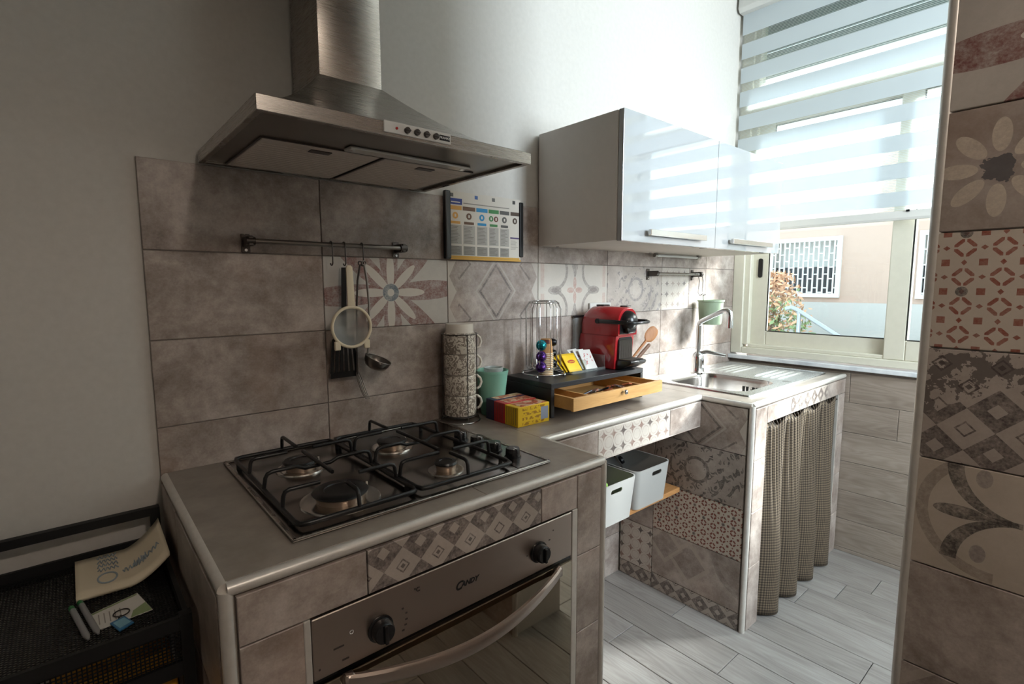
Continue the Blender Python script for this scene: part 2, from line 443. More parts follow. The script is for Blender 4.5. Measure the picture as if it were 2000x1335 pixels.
# ------------------------------------------------------------------ geometry helpers
def tag(o, label=None, cat=None, group=None, kind=None):
    if label: o['label'] = label
    if cat: o['category'] = cat
    if group: o['group'] = group
    if kind: o['kind'] = kind
    return o
def thing(name, label, cat, loc, group=None, rz=0):
    o = bpy.data.objects.new(name, None); COL.objects.link(o); o.empty_display_size = .05
    o.location = loc; o.rotation_euler = (0,0,rz); return tag(o, label, cat, group)
def origin(o):
    v = Vector((0,0,0))
    while o: v += o.location; o = o.parent
    return v
class MB:
    def __init__(s): s.bm = bmesh.new()
    def faces(s, vs, fs):
        q = [s.bm.verts.new(v) for v in vs]
        for f in fs:
            try: s.bm.faces.new([q[i] for i in f])
            except ValueError: pass
        return q
    def box(s, a, b, bev=0, seg=1):
        x0,x1 = sorted((a[0],b[0])); y0,y1 = sorted((a[1],b[1])); z0,z1 = sorted((a[2],b[2]))
        q = s.faces([(x0,y0,z0),(x1,y0,z0),(x1,y1,z0),(x0,y1,z0),(x0,y0,z1),(x1,y0,z1),(x1,y1,z1),(x0,y1,z1)],
            [(0,3,2,1),(4,5,6,7),(0,1,5,4),(1,2,6,5),(2,3,7,6),(3,0,4,7)])
        if bev:
            es = list({e for v in q for e in v.link_edges})
            bmesh.ops.bevel(s.bm, geom=es, offset=bev, segments=seg, affect='EDGES', profile=.5, clamp_overlap=True)
        return s
    def prism(s, poly, ax, a, b, bev=0):
        """poly of 2-D points swept along axis ax from a to b (ax 0: (y,z), 1: (x,z), 2: (x,y))"""
        def P(p,t): return {0:(t,p[0],p[1]),1:(p[0],t,p[1]),2:(p[0],p[1],t)}[ax]
        n = len(poly); q = s.faces([P(p,a) for p in poly]+[P(p,b) for p in poly],
            [tuple(range(n)), tuple(range(2*n-1,n-1,-1))]+[(i,i+n,(i+1)%n+n,(i+1)%n) for i in range(n)])
        bmesh.ops.recalc_face_normals(s.bm, faces=list({f for v in q for f in v.link_faces}))
        if bev:
            bmesh.ops.bevel(s.bm, geom=list({e for v in q for e in v.link_edges}), offset=bev, segments=2, affect='EDGES', profile=.5)
        return s
    def rings(s, rs, cap=True, closed=True):
        """join rings of equal point count"""
        q = [[s.bm.verts.new(p) for p in r] for r in rs]; n = len(rs[0])
        for a,b in zip(q,q[1:]):
            for i in range(n if closed else n-1):
                j = (i+1)%n
                try: s.bm.faces.new((a[i],a[j],b[j],b[i]))
                except ValueError: pass
        if cap:
            for r in (q[0][::-1], q[-1]):
                try: s.bm.faces.new(r)
                except ValueError: pass
        bmesh.ops.recalc_face_normals(s.bm, faces=list({f for r in q for v in r for f in v.link_faces}))
        return s
    def lathe(s, c, prof, n=20, axis=(0,0,1), cap=True):
        ax = Vector(axis).normalized(); u = ax.orthogonal().normalized(); v = ax.cross(u); c = Vector(c)
        return s.rings([[c+ax*h+(u*cos(2*pi*i/n)+v*sin(2*pi*i/n))*max(r,1e-5) for i in range(n)] for r,h in prof], cap)
    def cyl(s, a, b, r, n=14, r2=None):
        a,b = Vector(a),Vector(b); d = b-a
        return s.lathe(a, [(r,0),(r if r2 is None else r2,d.length)], n, d)
    def tube(s, pts, r, n=8, closed=False):
        pts = [Vector(p) for p in pts]; m = len(pts); rs = []; prev = None
        for i,p in enumerate(pts):
            a = pts[i-1] if (i or closed) else p; b = pts[(i+1)%m] if (i<m-1 or closed) else p
            t = (b-a).normalized()
            if prev is None: u = t.orthogonal().normalized()
            else: u = (prev-t*prev.dot(t)); u = u.normalized() if u.length>1e-6 else t.orthogonal().normalized()
            prev = u; v = t.cross(u)
            rr = r[i] if isinstance(r,(list,tuple)) else r
            rs.append([p+(u*cos(2*pi*k/n)+v*sin(2*pi*k/n))*rr for k in range(n)])
        if closed: rs.append(rs[0])
        return s.rings(rs, cap=not closed)
    def ball(s, c, r, n=10, sz=(1,1,1)):
        t = bmesh.ops.create_uvsphere(s.bm, u_segments=n, v_segments=max(6,n*2//3), radius=r)
        for v in t['verts']: v.co = Vector((v.co.x*sz[0],v.co.y*sz[1],v.co.z*sz[2]))+Vector(c)
        return s
    def ring(s, c, R, r, n=24, m=6, axis=(0,0,1)):
        ax = Vector(axis).normalized(); u = ax.orthogonal().normalized(); v = ax.cross(u); c = Vector(c)
        return s.tube([c+(u*cos(2*pi*i/n)+v*sin(2*pi*i/n))*R for i in range(n)], r, m, True)
def obj(name, mb, mat, parent=None, smooth=None, local=False, label=None, kind=None):
    """one mesh object; the shape is given in world coordinates unless local"""
    me = bpy.data.meshes.new(name); bm = mb.bm
    if smooth is not None:
        for f in bm.faces: f.smooth = True
        for e in bm.edges:
            if len(e.link_faces)==2 and e.calc_face_angle(0) > radians(smooth): e.smooth = False
    if parent is not None and not local:
        bmesh.ops.translate(bm, vec=-origin(parent), verts=bm.verts)
    bm.to_mesh(me); bm.free()
    o = bpy.data.objects.new(name, me); COL.objects.link(o)
    for m_ in (mat if isinstance(mat,list) else [mat]): me.materials.append(MAT[m_])
    if parent is not None: o.parent = parent
    if label: o['label'] = label
    if kind: o['kind'] = kind
    return o
def box(name, a, b, mat, parent=None, bev=0, seg=1, **kw): return obj(name, MB().box(a,b,bev,seg), mat, parent, **kw)
def copy_tree(o, parent=None):
    c = o.copy(); COL.objects.link(c)
    if parent: c.parent = parent
    for ch in list(o.children): copy_tree(ch, c)
    return c
# -- tiles: local x to the right, y up, z out of the wall, origin at the pattern's centre on the face
TROT = {'back':Matrix(((1,0,0),(0,0,-1),(0,1,0))), 'left':Matrix(((0,0,-1),(-1,0,0),(0,1,0))), 'top':Matrix(((1,0,0),(0,1,0),(0,0,1))), 'right':Matrix(((0,0,1),(1,0,0),(0,1,0)))}
TCACHE = {}
def tile_mesh(w, h, t, mat, pc, bev=.0012):
    k = (round(w,4),round(h,4),t,mat,pc)
    if k not in TCACHE:
        x0,x1,y0,y1 = -w/2-pc[0], w/2-pc[0], -h/2-pc[1], h/2-pc[1]; b = bev
        R = lambda d,z: [(x0+d,y0+d,z),(x1-d,y0+d,z),(x1-d,y1-d,z),(x0+d,y1-d,z)]
        vs = R(b,0)+R(0,-b)+R(0,-t); fs = [(0,1,2,3)]
        for o in (0,4):
            for i in range(4): j=(i+1)%4; fs.append((o+i,o+4+i,o+4+j,o+j))
        me = bpy.data.meshes.new('tile'); me.from_pydata(vs,[],fs); me.materials.append(MAT[mat]); TCACHE[k] = me
    return TCACHE[k]
def tile(parent, mat, plane, u0, u1, v0, v1, d, t=.008, name='tile', pc=(0,0), gap=.0012):
    """u0..u1 along the wall (world x, or world y for side planes), v0..v1 up (z, or y on a top), d the face's place"""
    w,h = abs(u1-u0)-2*gap, abs(v1-v0)-2*gap; cu,cv = (u0+u1)/2,(v0+v1)/2
    su = -1 if plane=='left' else 1
    me = tile_mesh(w,h,t,mat,pc)
    o = bpy.data.objects.new(name, me); COL.objects.link(o)
    c = {'back':(cu+pc[0],d,cv+pc[1]),'left':(d,cu-pc[0],cv+pc[1]),'right':(d,cu+pc[0],cv+pc[1]),'top':(cu+pc[0],cv+pc[1],d)}[plane]
    o.matrix_world = Matrix.Translation(c) @ TROT[plane].to_4x4()
    M = o.matrix_world.copy()
    o.parent = parent; o.matrix_parent_inverse = Matrix.Translation(-origin(parent)); o.matrix_basis = M
    return o
def text(name, s, size, mat, parent, M, extrude=.0004, shear=0, offset=0):
    c = bpy.data.curves.new('t','FONT'); c.body = s; c.size = size; c.extrude = extrude; c.align_x='CENTER'; c.align_y='CENTER'; c.shear = shear; c.offset = offset
    o = bpy.data.objects.new('t', c); COL.objects.link(o)
    dg = bpy.context.evaluated_depsgraph_get(); me = bpy.data.meshes.new_from_object(o.evaluated_get(dg))
    bpy.data.objects.remove(o)
    me.transform(M); me.transform(Matrix.Translation(-origin(parent)))
    me.materials.clear(); me.materials.append(MAT[mat])
    o = bpy.data.objects.new(name, me); COL.objects.link(o); o.parent = parent; return o
def frame_M(c, u, v):
    u,v = Vector(u).normalized(),Vector(v).normalized(); n = u.cross(v)
    return Matrix(((u.x,v.x,n.x,c[0]),(u.y,v.y,n.y,c[1]),(u.z,v.z,n.z,c[2]),(0,0,0,1)))

# ------------------------------------------------------------------ the room
XW, CEIL, YR, XL = 2.703, 2.80, -2.70, -1.7        # window wall, ceiling, rear wall, left wall
S = lambda o: tag(o, kind='structure')
floor = S(box('floor', (XL,YR,-.06), (XW+.12,.12,-.008), 'grout'))
ceiling = S(box('ceiling', (XL-.12,YR-.12,CEIL), (XW+.12,.13,CEIL+.12), 'ceiling_paint'))
wall_back = S(box('wall_back', (XL-.12,.010,-.06), (XW+.12,.13,CEIL), 'plaster'))
S(box('wall_left', (XL-.12,YR-.12,-.06), (XL,.01,CEIL), 'plaster'))
m = MB(); m.box((XL,YR-.12,-.06),(1.34,YR,CEIL)); m.box((2.02,YR-.12,-.06),(XW+.12,YR,CEIL)); m.box((1.34,YR-.12,2.62),(2.02,YR,CEIL)); m.box((1.34,YR-.12,-.06),(2.02,YR,1.28))
S(obj('wall_rear', m, 'plaster'))
WY0, WY1, WZ0, WZ1 = .0, -1.50, .925, 2.76            # window opening
m = MB(); m.box((XW,.13,-.06),(XW+.2,WY0,CEIL)); m.box((XW,WY1,-.06),(XW+.2,YR-.12,CEIL)); m.box((XW,WY0,-.06),(XW+.2,WY1,WZ0-.02)); m.box((XW,WY0,WZ1),(XW+.2,WY1,CEIL))
wall_right = S(obj('wall_right', m, 'plaster'))
# unseen window added in the rear wall, placed high for the added lamp
d1 = thing('added_window', None, None, (1.68,YR,1.28)); d1['kind']='structure'
m = MB()
for a,b in (((1.34,1.28),(1.39,2.62)),((1.97,1.28),(2.02,2.62)),((1.39,2.57),(1.97,2.62)),((1.39,1.28),(1.97,1.33))): m.box((a[0],YR-.09,a[1]),(b[0],YR-.03,b[1]))
obj('frame', m, 'cream_frame', d1); box('pane',(1.39,YR-.066,1.33),(1.97,YR-.060,2.57),'window_glass',d1)

# floor planks: 155 mm wide, laid towards the room
pw = .155; x = 1.61-pw*22; k = 0
joints = {22:-.345, 23:-.95, 24:-1.05, 25:-.63, 26:-.73, 27:-.82, 21:-.62, 20:-.28, 19:-.8}
while x < XW:
    x1 = min(x+pw, XW)
    if x1 > XL+.02:
        y = joints.get(k, -random.uniform(.15,.9)); ys = [0.008]
        while y > YR: ys.append(y); y -= .92
        ys.append(YR)
        for a,b in zip(ys,ys[1:]):
            o = tile(floor,'floor_plank','top',max(x,XL),x1,a,b,0,.01,'plank')
            if True:                                          # turn the grain along the plank
                me = TCACHE.get(('pl',round(x1-max(x,XL),3),round(a-b,3)))
                if me is None:
                    me = tile_mesh(abs(a-b)-.0024, x1-max(x,XL)-.0024, .01, 'floor_plank', (0,0)); TCACHE[('pl',round(x1-max(x,XL),3),round(a-b,3))] = me
                o.data = me; o.matrix_basis = Matrix.Translation(((max(x,XL)+x1)/2,(a+b)/2,0)) @ Matrix.Rotation(pi/2,4,'Z')
    x = x1; k += 1
# wood-look boards under the window
box('grout', (XW-.0042,0,0), (XW-.0002,YR,.905), 'grout', wall_right)
zs = [0,.019,.165,.311,.457,.603,.749,.895]
for i,(a,b) in enumerate(zip(zs,zs[1:])):
    off = (-.28,-.95,-.5,-1.1,-.35,-.8,-.6)[i]; ys = [0]; y = off
    while y > YR+.1: ys.append(y); y -= .92
    ys.append(YR)
    for p,q in zip(ys,ys[1:]): tile(wall_right,'wall_plank','left',p,q,a,b,XW-.0065,.006,'plank')
# splashback tiles on the back wall, four rows of 40 x 20
ROW = [.794,.994,1.195,1.397,1.597]
box('grout', (.006,.009,.80),(XW-.001,.0025,1.596), 'grout', wall_back)
for r in range(4):
    for c in range(7):
        x0,x1 = c*.4+(.004 if c==0 else 0), min((c+1)*.4, XW-.002)
        if r==3 and c>=3 and c!=3 and c!=4 and c!=5 and c!=6: continue
        mname = 'stone_tile'
        if r==2: mname = {1:'flower_tile',2:'diamond_tile',3:'leaf_scroll_tile',4:'ornate_tile',5:'pale_star_tile'}.get(c,'stone_tile')
        if mname=='pale_star_tile':
            tile(wall_back,mname,'back',x0,x0+.24,ROW[r],ROW[r+1],0); tile(wall_back,'stone_tile','back',x0+.24,x1,ROW[r],ROW[r+1],0); continue
        tile(wall_back,mname,'back',x0,x1,ROW[r],ROW[r+1],0, pc=(0,0))
# tiles below the counter on the back wall (seen past the shelf)
for r,(a,b) in enumerate(((.0,.19),(.19,.39),(.39,.59),(.59,.767))):
    for x0,x1 in ((.875,1.2),(1.2,1.6),(1.6,1.718)): tile(wall_back,'stone_tile','back',x0,x1,a,b,0)
# partition on the right, close to the lens
PX, PY = 1.054, -1.176
part_w = S(box('wall_partition', (PX+.009,PY-.004,-.06), (PX+.25,YR,CEIL), 'plaster'))
z0 = 1.612; rows = []; z = z0-.2*8
names = {3:'harlequin_tile',2:'stone_tile',1:'big_leaf_tile',0:'stone_tile'}
pm = {1.612:'red_petal_tile',1.408:'dark_daisy_tile',1.204:'terracotta_tile',1.0:'harlequin_tile',.796:'big_leaf_tile',.592:'stone_tile',.388:'frames_tile',.184:'stone_tile',-.02:'stone_tile',1.816:'stone_tile',2.02:'frames_tile',2.224:'stone_tile',2.428:'leaf_scroll_tile',2.632:'stone_tile'}
PCO = {'red_petal_tile':(0,-.004),'dark_daisy_tile':(-.124,-.001),'terracotta_tile':(-.207,-.026),'big_leaf_tile':(-.02,.016),'harlequin_tile':(-.135,.0)}
for zb,mn in pm.items():
    b0,b1 = max(zb,0), min(zb+.204,CEIL); y = PY-.004
    while y > YR+.01:
        y1 = max(y-.4,YR); tile(part_w,mn,'left',y,y1,b0,b1,PX,.008,pc=PCO.get(mn,(0,0)) if y-y1>.39 else (0,0)); y = y1
m = MB(); m.lathe((PX+.009,PY-.004,0), [(.0105,0),(.0105,CEIL)], 16); S(obj('trim_1', m, 'aluminium_trim', smooth=50))

# ------------------------------------------------------------------ window, shutter, sill
w1 = bpy.data.objects.new('window_1', None); COL.objects.link(w1); w1.location = (XW+.05,-.75,WZ0); S(w1); w1['label'] = 'cream sliding window above the marble sill'
XF = XW-.006
m = MB()
m.box((XF,0,WZ0+.012),(XF+.085,-.060,WZ1),.003); m.box((XF+.015,-.058,WZ0+.06),(XF+.085,-.089,WZ1),.003)
m.box((XF,-1.41,WZ0+.012),(XF+.085,-1.5,WZ1),.003)
m.box((XF,-.06,WZ0+.012),(XF+.085,-1.41,.972),.003); m.box((XF+.015,-.088,.971),(XF+.085,-1.41,.99),.003)
m.box((XF,-.06,2.195),(XF+.085,-1.41,2.255),.003); m.box((XF,-.06,WZ1-.05),(XF+.085,-1.41,WZ1),.003)
obj('frame', m, 'cream_frame', w1)
def sash(y0,y1,xa,xb,zb,zt,st,rb,rt,side):
    m = MB(); m.box((xa,y0,zb),(xb,y0-st[0],zt),.004); m.box((xa,y1+st[1],zb),(xb,y1,zt),.004)
    m.box((xa,y0-st[0],zb),(xb,y1+st[1],zb+rb),.004); m.box((xa,y0-st[0],zt-rt),(xb,y1+st[1],zt),.004)
    f = obj('sash', m, 'cream_frame', w1)
    xm = (xa+xb)/2
    box('pane',(xm-.002,y0-st[0]+.004,zb+rb-.004),(xm+.002,y1+st[1]-.004,zt-rt+.004),'window_glass',f)
    m = MB(); t = .004
    ya,yb,za,zc = y0-st[0],y1+st[1],zb+rb,zt-rt
    for a,b in (((ya,za),(ya-t,zc)),((yb+t,za),(yb,zc)),((ya,za),(yb,za+t)),((ya,zc-t),(yb,zc))): m.box((xa-.0005,a[0],a[1]),(xa+.004,b[0],b[1]))
    obj('gasket', m, 'rubber_black', f)
    return f
s1 = sash(-.085,-.80,XF+.046,XF+.072,.985,2.2,(.086,.08),.078,.06,0)
s2 = sash(-.718,-1.415,XF+.012,XF+.040,.972,2.2,(.082,.08),.092,.06,1)
m = MB(); m.prism([(-.128+.0115*cos(a),1.404+(.040 if sin(a)>0 else -.040)+.0115*sin(a)) for a in [2*pi*i/20 for i in range(20)]],0,XF+.040,XF+.047)
lock = obj('lock', m, 'black_plastic', s1); m=MB(); m.box((XF+.036,-.122,1.385),(XF+.041,-.134,1.405),.001); 
box('transom_pane',(XF+.05,-.088,2.255),(XF+.054,-1.41,WZ1-.05),'window_glass',w1)
sill = box('window_sill',(XW-.035,0,WZ0-.017),(XW+.1,-1.53,WZ0+.004),'marble',w1,.003,2,label='grey-white marble sill under the window')
rs = thing('roller_shutter','grey slatted roller shutter lowered outside the top of the window','shutter',(XW+.15,-.75,2.42))
for i in range(8): box('slat',(XW+.135,-.03,2.42+i*.045),(XW+.147,-1.48,2.462+i*.045),'shutter_grey',rs,.004,2)
# zebra roller blind
BX = 2.665
bl = thing('roller_blind','pale grey zebra roller blind with see-through bands half down over the window','blind',(BX,-.75,1.59))
m = MB(); m.prism([(BX-.045,2.795),(BX-.05,2.73),(BX-.035,2.712),(BX+.03,2.712),(BX+.032,2.795)],1,-.003,-1.50,.003); obj('cassette', m, 'white_plastic', bl)
sh = [(2.590-.1206*i-.0215+.0,2.590-.1206*i+.0215) for i in range(8)]
sh = [(a-(.006 if i>4 else 0),b+(.006 if i>4 else 0)) for i,(a,b) in enumerate(sh)]
top = 2.715
for a,b in sh:
    box('opaque_band',(BX-.0005,-.008,b),(BX+.0005,-1.49,top),'blind_cloth',bl); box('sheer_band',(BX-.0004,-.008,a),(BX+.0004,-1.49,b),'blind_sheer',bl); top = a
box('opaque_band',(BX-.0005,-.008,1.655),(BX+.0005,-1.49,top),'blind_cloth',bl)
box('sheer_band',(BX-.0004,-.008,1.636),(BX+.0004,-1.49,1.655),'blind_sheer',bl)
m = MB(); m.prism([(BX-.010,1.594),(BX+.010,1.594),(BX+.012,1.604),(BX+.006,1.634),(BX-.006,1.634),(BX-.012,1.604)],1,-.006,-1.492,.001); obj('bottom_bar', m, 'white_plastic', bl)
m = MB(); m.box((BX-.013,-.776,1.628),(BX-.006,-.788,1.637)); obj('clip', m, 'black_plastic', bl)

# ------------------------------------------------------------------ outdoors
gd = S(box('ground', (XW+.21,-9,-.3),(16,9,-.2),'courtyard_paving'))
FX = 7.0
bd = thing('building','peach rendered house across the courtyard with white barred windows','building',(FX,0,-.2))
def holes(m, xa, xb, y0, y1, z0, z1, hs):
    ys = y1
    for ha,hb,za,zb in sorted(hs, key=lambda h:-h[0]):
        m.box((xa,ys,z0),(xb,ha,z1)); m.box((xa,ha,z0),(xb,hb,za)); m.box((xa,ha,zb),(xb,hb,z1)); ys = hb
    m.box((xa,ys,z0),(xb,y0,z1))
WIN = [(1.62,.815,1.17,1.87),(.03,-.78,1.17,1.87),(-1.6,-2.4,1.17,1.87),(3.3,2.5,1.17,1.87)]
m = MB(); holes(m, FX,FX+.3,-8,8,-.2,2.95,WIN); obj('wall', m, 'stucco_peach', bd)
box('plinth',(FX-.03,-8,-.2),(FX,8,1.09),'plinth_white',bd)
for (a,b,za,zb) in WIN:
    wd = box('window',(FX+.16,a,za),(FX+.2,b,zb),'dark_window',bd)
    box('blind',(FX+.14,a,za+.36),(FX+.16,b,zb),'shutter_white',wd)
    m = MB(); n = 14; p = (b-a)/n
    for y0_,y1_,z0_,z1_ in ((a+.02,b-.02,zb-.03,zb+.02),(a+.02,b-.02,za-.02,za+.03),(a+.02,a-.03,za+.03,zb-.03),(b+.03,b-.02,za+.03,zb-.03)): m.box((FX-.035,y0_,z0_),(FX+.01,y1_,z1_))
    for i in range(1,n): m.box((FX-.028,a+p*i-.008,za),(FX-.01,a+p*i+.008,zb))
    for i in range(n):
        for zf in ((.14,.38,.62,.86) if i%2 else (.06,.3,.5,.74)): m.box((FX-.026,a+p*i,za+(zb-za)*zf-.007),(FX-.012,a+p*(i+1),za+(zb-za)*zf+.007))
    obj('grille', m, 'bar_white', wd)
gw = thing('garden_wall','low white garden wall in front of the peach house','wall',(5.6,-1,-.2)); 
box('body',(5.6,-6,-.2),(5.75,.75,.70),'plinth_white',gw); box('coping',(5.57,-6,.70),(5.78,.78,.735),'bar_white',gw,.006)
hr = thing('handrail','grey steel handrail sloping down outside the window','handrail',(5,.57,-.2))
m = MB(); m.tube([(5,.62,1.085),(5,.57,1.10),(5,.52,1.08),(5,.176,.865),(5,-.5,.44)],.02,8); obj('rail', m, 'handrail_steel', hr, smooth=50)
for yy,zz in ((.50,1.06),(-.42,.48)): obj('post', MB().cyl((5,yy,-.2),(5,yy,zz),.018,8), 'handrail_steel', hr, smooth=50)
sb = thing('shrub','bushy shrub with orange and green leaves outside the window','shrub',(5.95,1.5,-.2))
m = MB()
for i in range(4600):
    a,b,c_ = max(-.4,min(.4,random.gauss(0,.23))),max(-.42,min(.42,random.gauss(0,.26))),random.random()
    z = .1+1.35*c_; sp = 1.15-.55*max(0,c_-.6)/.4
    p = Vector((5.95+a*sp*.8,1.28+b*sp,z)); s_ = random.uniform(.026,.046)
    u_ = Vector((random.gauss(0,1),random.gauss(0,1),random.gauss(0,1))).normalized(); v_ = u_.orthogonal().normalized()
    q = m.faces([p-u_*s_, p+v_*s_*.45, p+u_*s_, p-v_*s_*.45],[(0,1,2,3)])
    q[0].link_faces[0].material_index = 1 if random.random() < (c_-.25)*1.6 else 0
obj('foliage', m, ['leaf_green','leaf_orange'], sb, kind='stuff')
m = MB()
for i in range(6):
    a = i*pi/3; m.tube([(5.95,1.32,-.2),(5.95+.1*cos(a),1.28+.12*sin(a),.4),(5.95+.2*cos(a),1.28+.24*sin(a),1.1)],[.02,.014,.005],6)
obj('stem', m, 'bark', sb)
# ------------------------------------------------------------------ the tiled masonry counter
ZC = .888; XS, XK, YS, YM, YK = .874, 1.7194, -.599, -.380, -.583
ct = thing('kitchen_counter','L-stepped masonry counter clad in patterned stone tiles with a cement-grey worktop','counter',(1.35,-.3,0))
c0 = .009
m = MB()
m.box((.012,-.003,0),(.118,YS+c0,ZC-.012)); m.box((.766,-.003,0),(XS-.004,YS+c0,ZC-.012)); m.box((.118,-.003,.786),(.766,YS+c0,ZC-.012)); m.box((.118,-.003,0),(.766,-.03,.786))
m.box((XS-.004,-.003,.772),(XK+.009,YM+c0,ZC-.012))
m.box((XK+.009,-.003,0),(1.832,YK+c0,ZC-.012)); m.box((2.612,-.003,0),(XW-.010,YK+c0,ZC-.012)); m.box((1.832,YK+.09,.80),(2.612,YK+c0,ZC-.012)); m.box((1.832,-.003,.80),(2.612,-.07,ZC-.012))
m.box((2.22,-.07,.84),(2.612,YK+.09,ZC-.012))
obj('core', m, 'masonry', ct)
def top(x0,x1,y0,y1,name='worktop'): box(name,(x0,y0,ZC-.0115),(x1,y1,ZC),'worktop',ct,.0008)
top(.016,.4995,-.003,YS+.014); top(.5005,XS-.014,-.003,YS+.014)
top(XS-.0135,1.3195,-.003,YM+.014); top(1.3205,XK+.014,-.003,YM+.014)
top(XK+.0145,1.850,-.003,YK+.014); top(1.8505,2.215,-.003,-.10); top(1.8505,2.215,-.488,YK+.014); top(2.2155,XW-.010,-.003,YK+.014)
# rounded light trim along every edge of the worktop and the free corners
def trim(a,b,r=.0105): 
    m = MB(); m.cyl(a,b,r,16); obj('edge_trim', m, 'aluminium_trim', ct, smooth=40)
R = .0105
trim((.010+R-.004,YS+R-.002,ZC-R+.0005),(XS-R+.003,YS+R-.002,ZC-R+.0005)); trim((R+.004,-.004,ZC-R+.0005),(R+.004,YS+R-.002,ZC-R+.0005))
trim((R+.004,YS+R-.002,0),(R+.004,YS+R-.002,ZC-R)); trim((XS-R+.002,YS+R-.002,0),(XS-R+.002,YS+R-.002,ZC-R)); trim((XS-R+.002,YS+R,ZC-R+.0005),(XS-R+.002,YM+R,ZC-R+.0005))
trim((XS-R+.003,YM+R-.002,ZC-R+.0005),(XK+R,YM+R-.002,ZC-R+.0005))
trim((XK+R-.002,YM+R,ZC-R+.0005),(XK+R-.002,YK+R-.002,ZC-R+.0005)); trim((XK+R-.002,YK+R-.002,ZC-R+.0005),(XW-.012,YK+R-.002,ZC-R+.0005))
trim((XK+R-.002,YK+R-.002,0),(XK+R-.002,YK+R-.002,ZC-R))
# stove block, front
zt = ZC-.022
def F(mn,x0,x1,z0,z1,d=YS,pc=(0,0)): tile(ct,mn,'back',x0,x1,z0,z1,d,.009,pc=pc)
F('stone_tile',.026,.121,0,.262); F('stone_tile',.026,.121,.262,.462); F('stone_tile',.026,.121,.462,.662); F('stone_tile',.026,.121,.662,.785)
F('stone_tile',.026,.23,.785,zt); F('harlequin_small_tile',.23,.645,.785,zt,pc=(.01,.024)); F('stone_tile',.645,.764,.785,zt)
F('stone_tile',.764,XS-.022,.662,zt); F('stone_tile',.764,XS-.022,.462,.662); F('stone_tile',.764,XS-.022,.262,.462); F('stone_tile',.764,XS-.022,0,.262)
# stove block, left side and right side
for (z0,z1) in ((0,.262),(.262,.462),(.462,.662),(.662,zt)):
    for y0,y1 in ((-.004,-.2),(-.2,YS+.022)): tile(ct,'stone_tile','left',y0,y1,z0,z1,.004,.008)
    tile(ct,'stone_tile','right',YS+.022,-.2,z0,z1,XS+.001,.005); tile(ct,'stone_tile','right',-.2,-.004,z0,min(z1,.767),XS+.001,.005)
# bay frame around the oven
for x0,x1 in ((.119,.1305),(.7455,.7645)):
    box('bay_trim',(x0,YS-.001,0),(x1,YS+.012,.785),'aluminium_trim',ct,.002,2)
# middle bridge, front
F('stone_tile',XS+.003,1.101,.767,zt,YM); F('star_tile',1.101,1.504,.767,zt,YM,pc=(0,-.0)); F('stone_tile',1.504,XK-.001,.767,zt,YM)
tile(ct,'stone_tile','top',XS+.003,XK-.001,YM,-.004,.768,.004)
# sink block, left face seen from the stove
yb = -.175
for mn,y0,y1,z0,z1,pc in (('big_diamond_tile',yb,YK+.022,.69,zt,(0,0)),('ornate_dark_tile',yb,YK+.022,.482,.69,(0,0)),('terracotta_small_tile',yb,YK+.022,.278,.482,(0,0)),('frames_tile',yb,YK+.022,.072,.278,(0,0)),('harlequin_small_tile',yb,YK+.022,0,.072,(0,0)),
    ('stone_tile',-.004,yb,.69,.80,(0,0)),('stone_tile',-.004,yb,.45,.69,(0,0)),('stone_tile',-.004,yb,.265,.45,(0,0)),('star_tile',-.004,yb,.065,.265,(0,0)),('harlequin_small_tile',-.004,yb,0,.065,(0,0))):
    tile(ct,mn,'left',y0,y1,z0,z1,XK,.0085,pc=pc)
# sink block, front
xa = XK+.022
for z0,z1 in ((0,.254),(.254,.470),(.470,.669),(.669,zt)): F('stone_tile',xa,1.836,z0,z1,YK)
F('stone_tile',1.836,2.058,.797,zt,YK); F('harlequin_small_tile',2.058,2.46,.797,zt,YK); F('stone_tile',2.46,XW-.012,.797,zt,YK)
for z0,z1 in ((0,.2),(.2,.4),(.4,.6),(.6,.797)): F('stone_tile',2.61,XW-.012,z0,z1,YK)
box('bay_trim',(2.604,YK+.001,0),(2.611,YK+.012,.797),'aluminium_trim',ct)
# oak shelf board between the two blocks, with brackets
shf = thing('shelf_board','oak board carrying the white baskets under the counter','shelf',(1.3,-.15,.476))
box('board',(XS+.007,-.009,.476),(XK-.009,-.305,.496),'shelf_wood',shf,.002)
for x in (XS+.012,XK-.032): box('bracket',(x,-.02,.462),(x+.02,-.28,.4755),'aluminium_trim',shf)

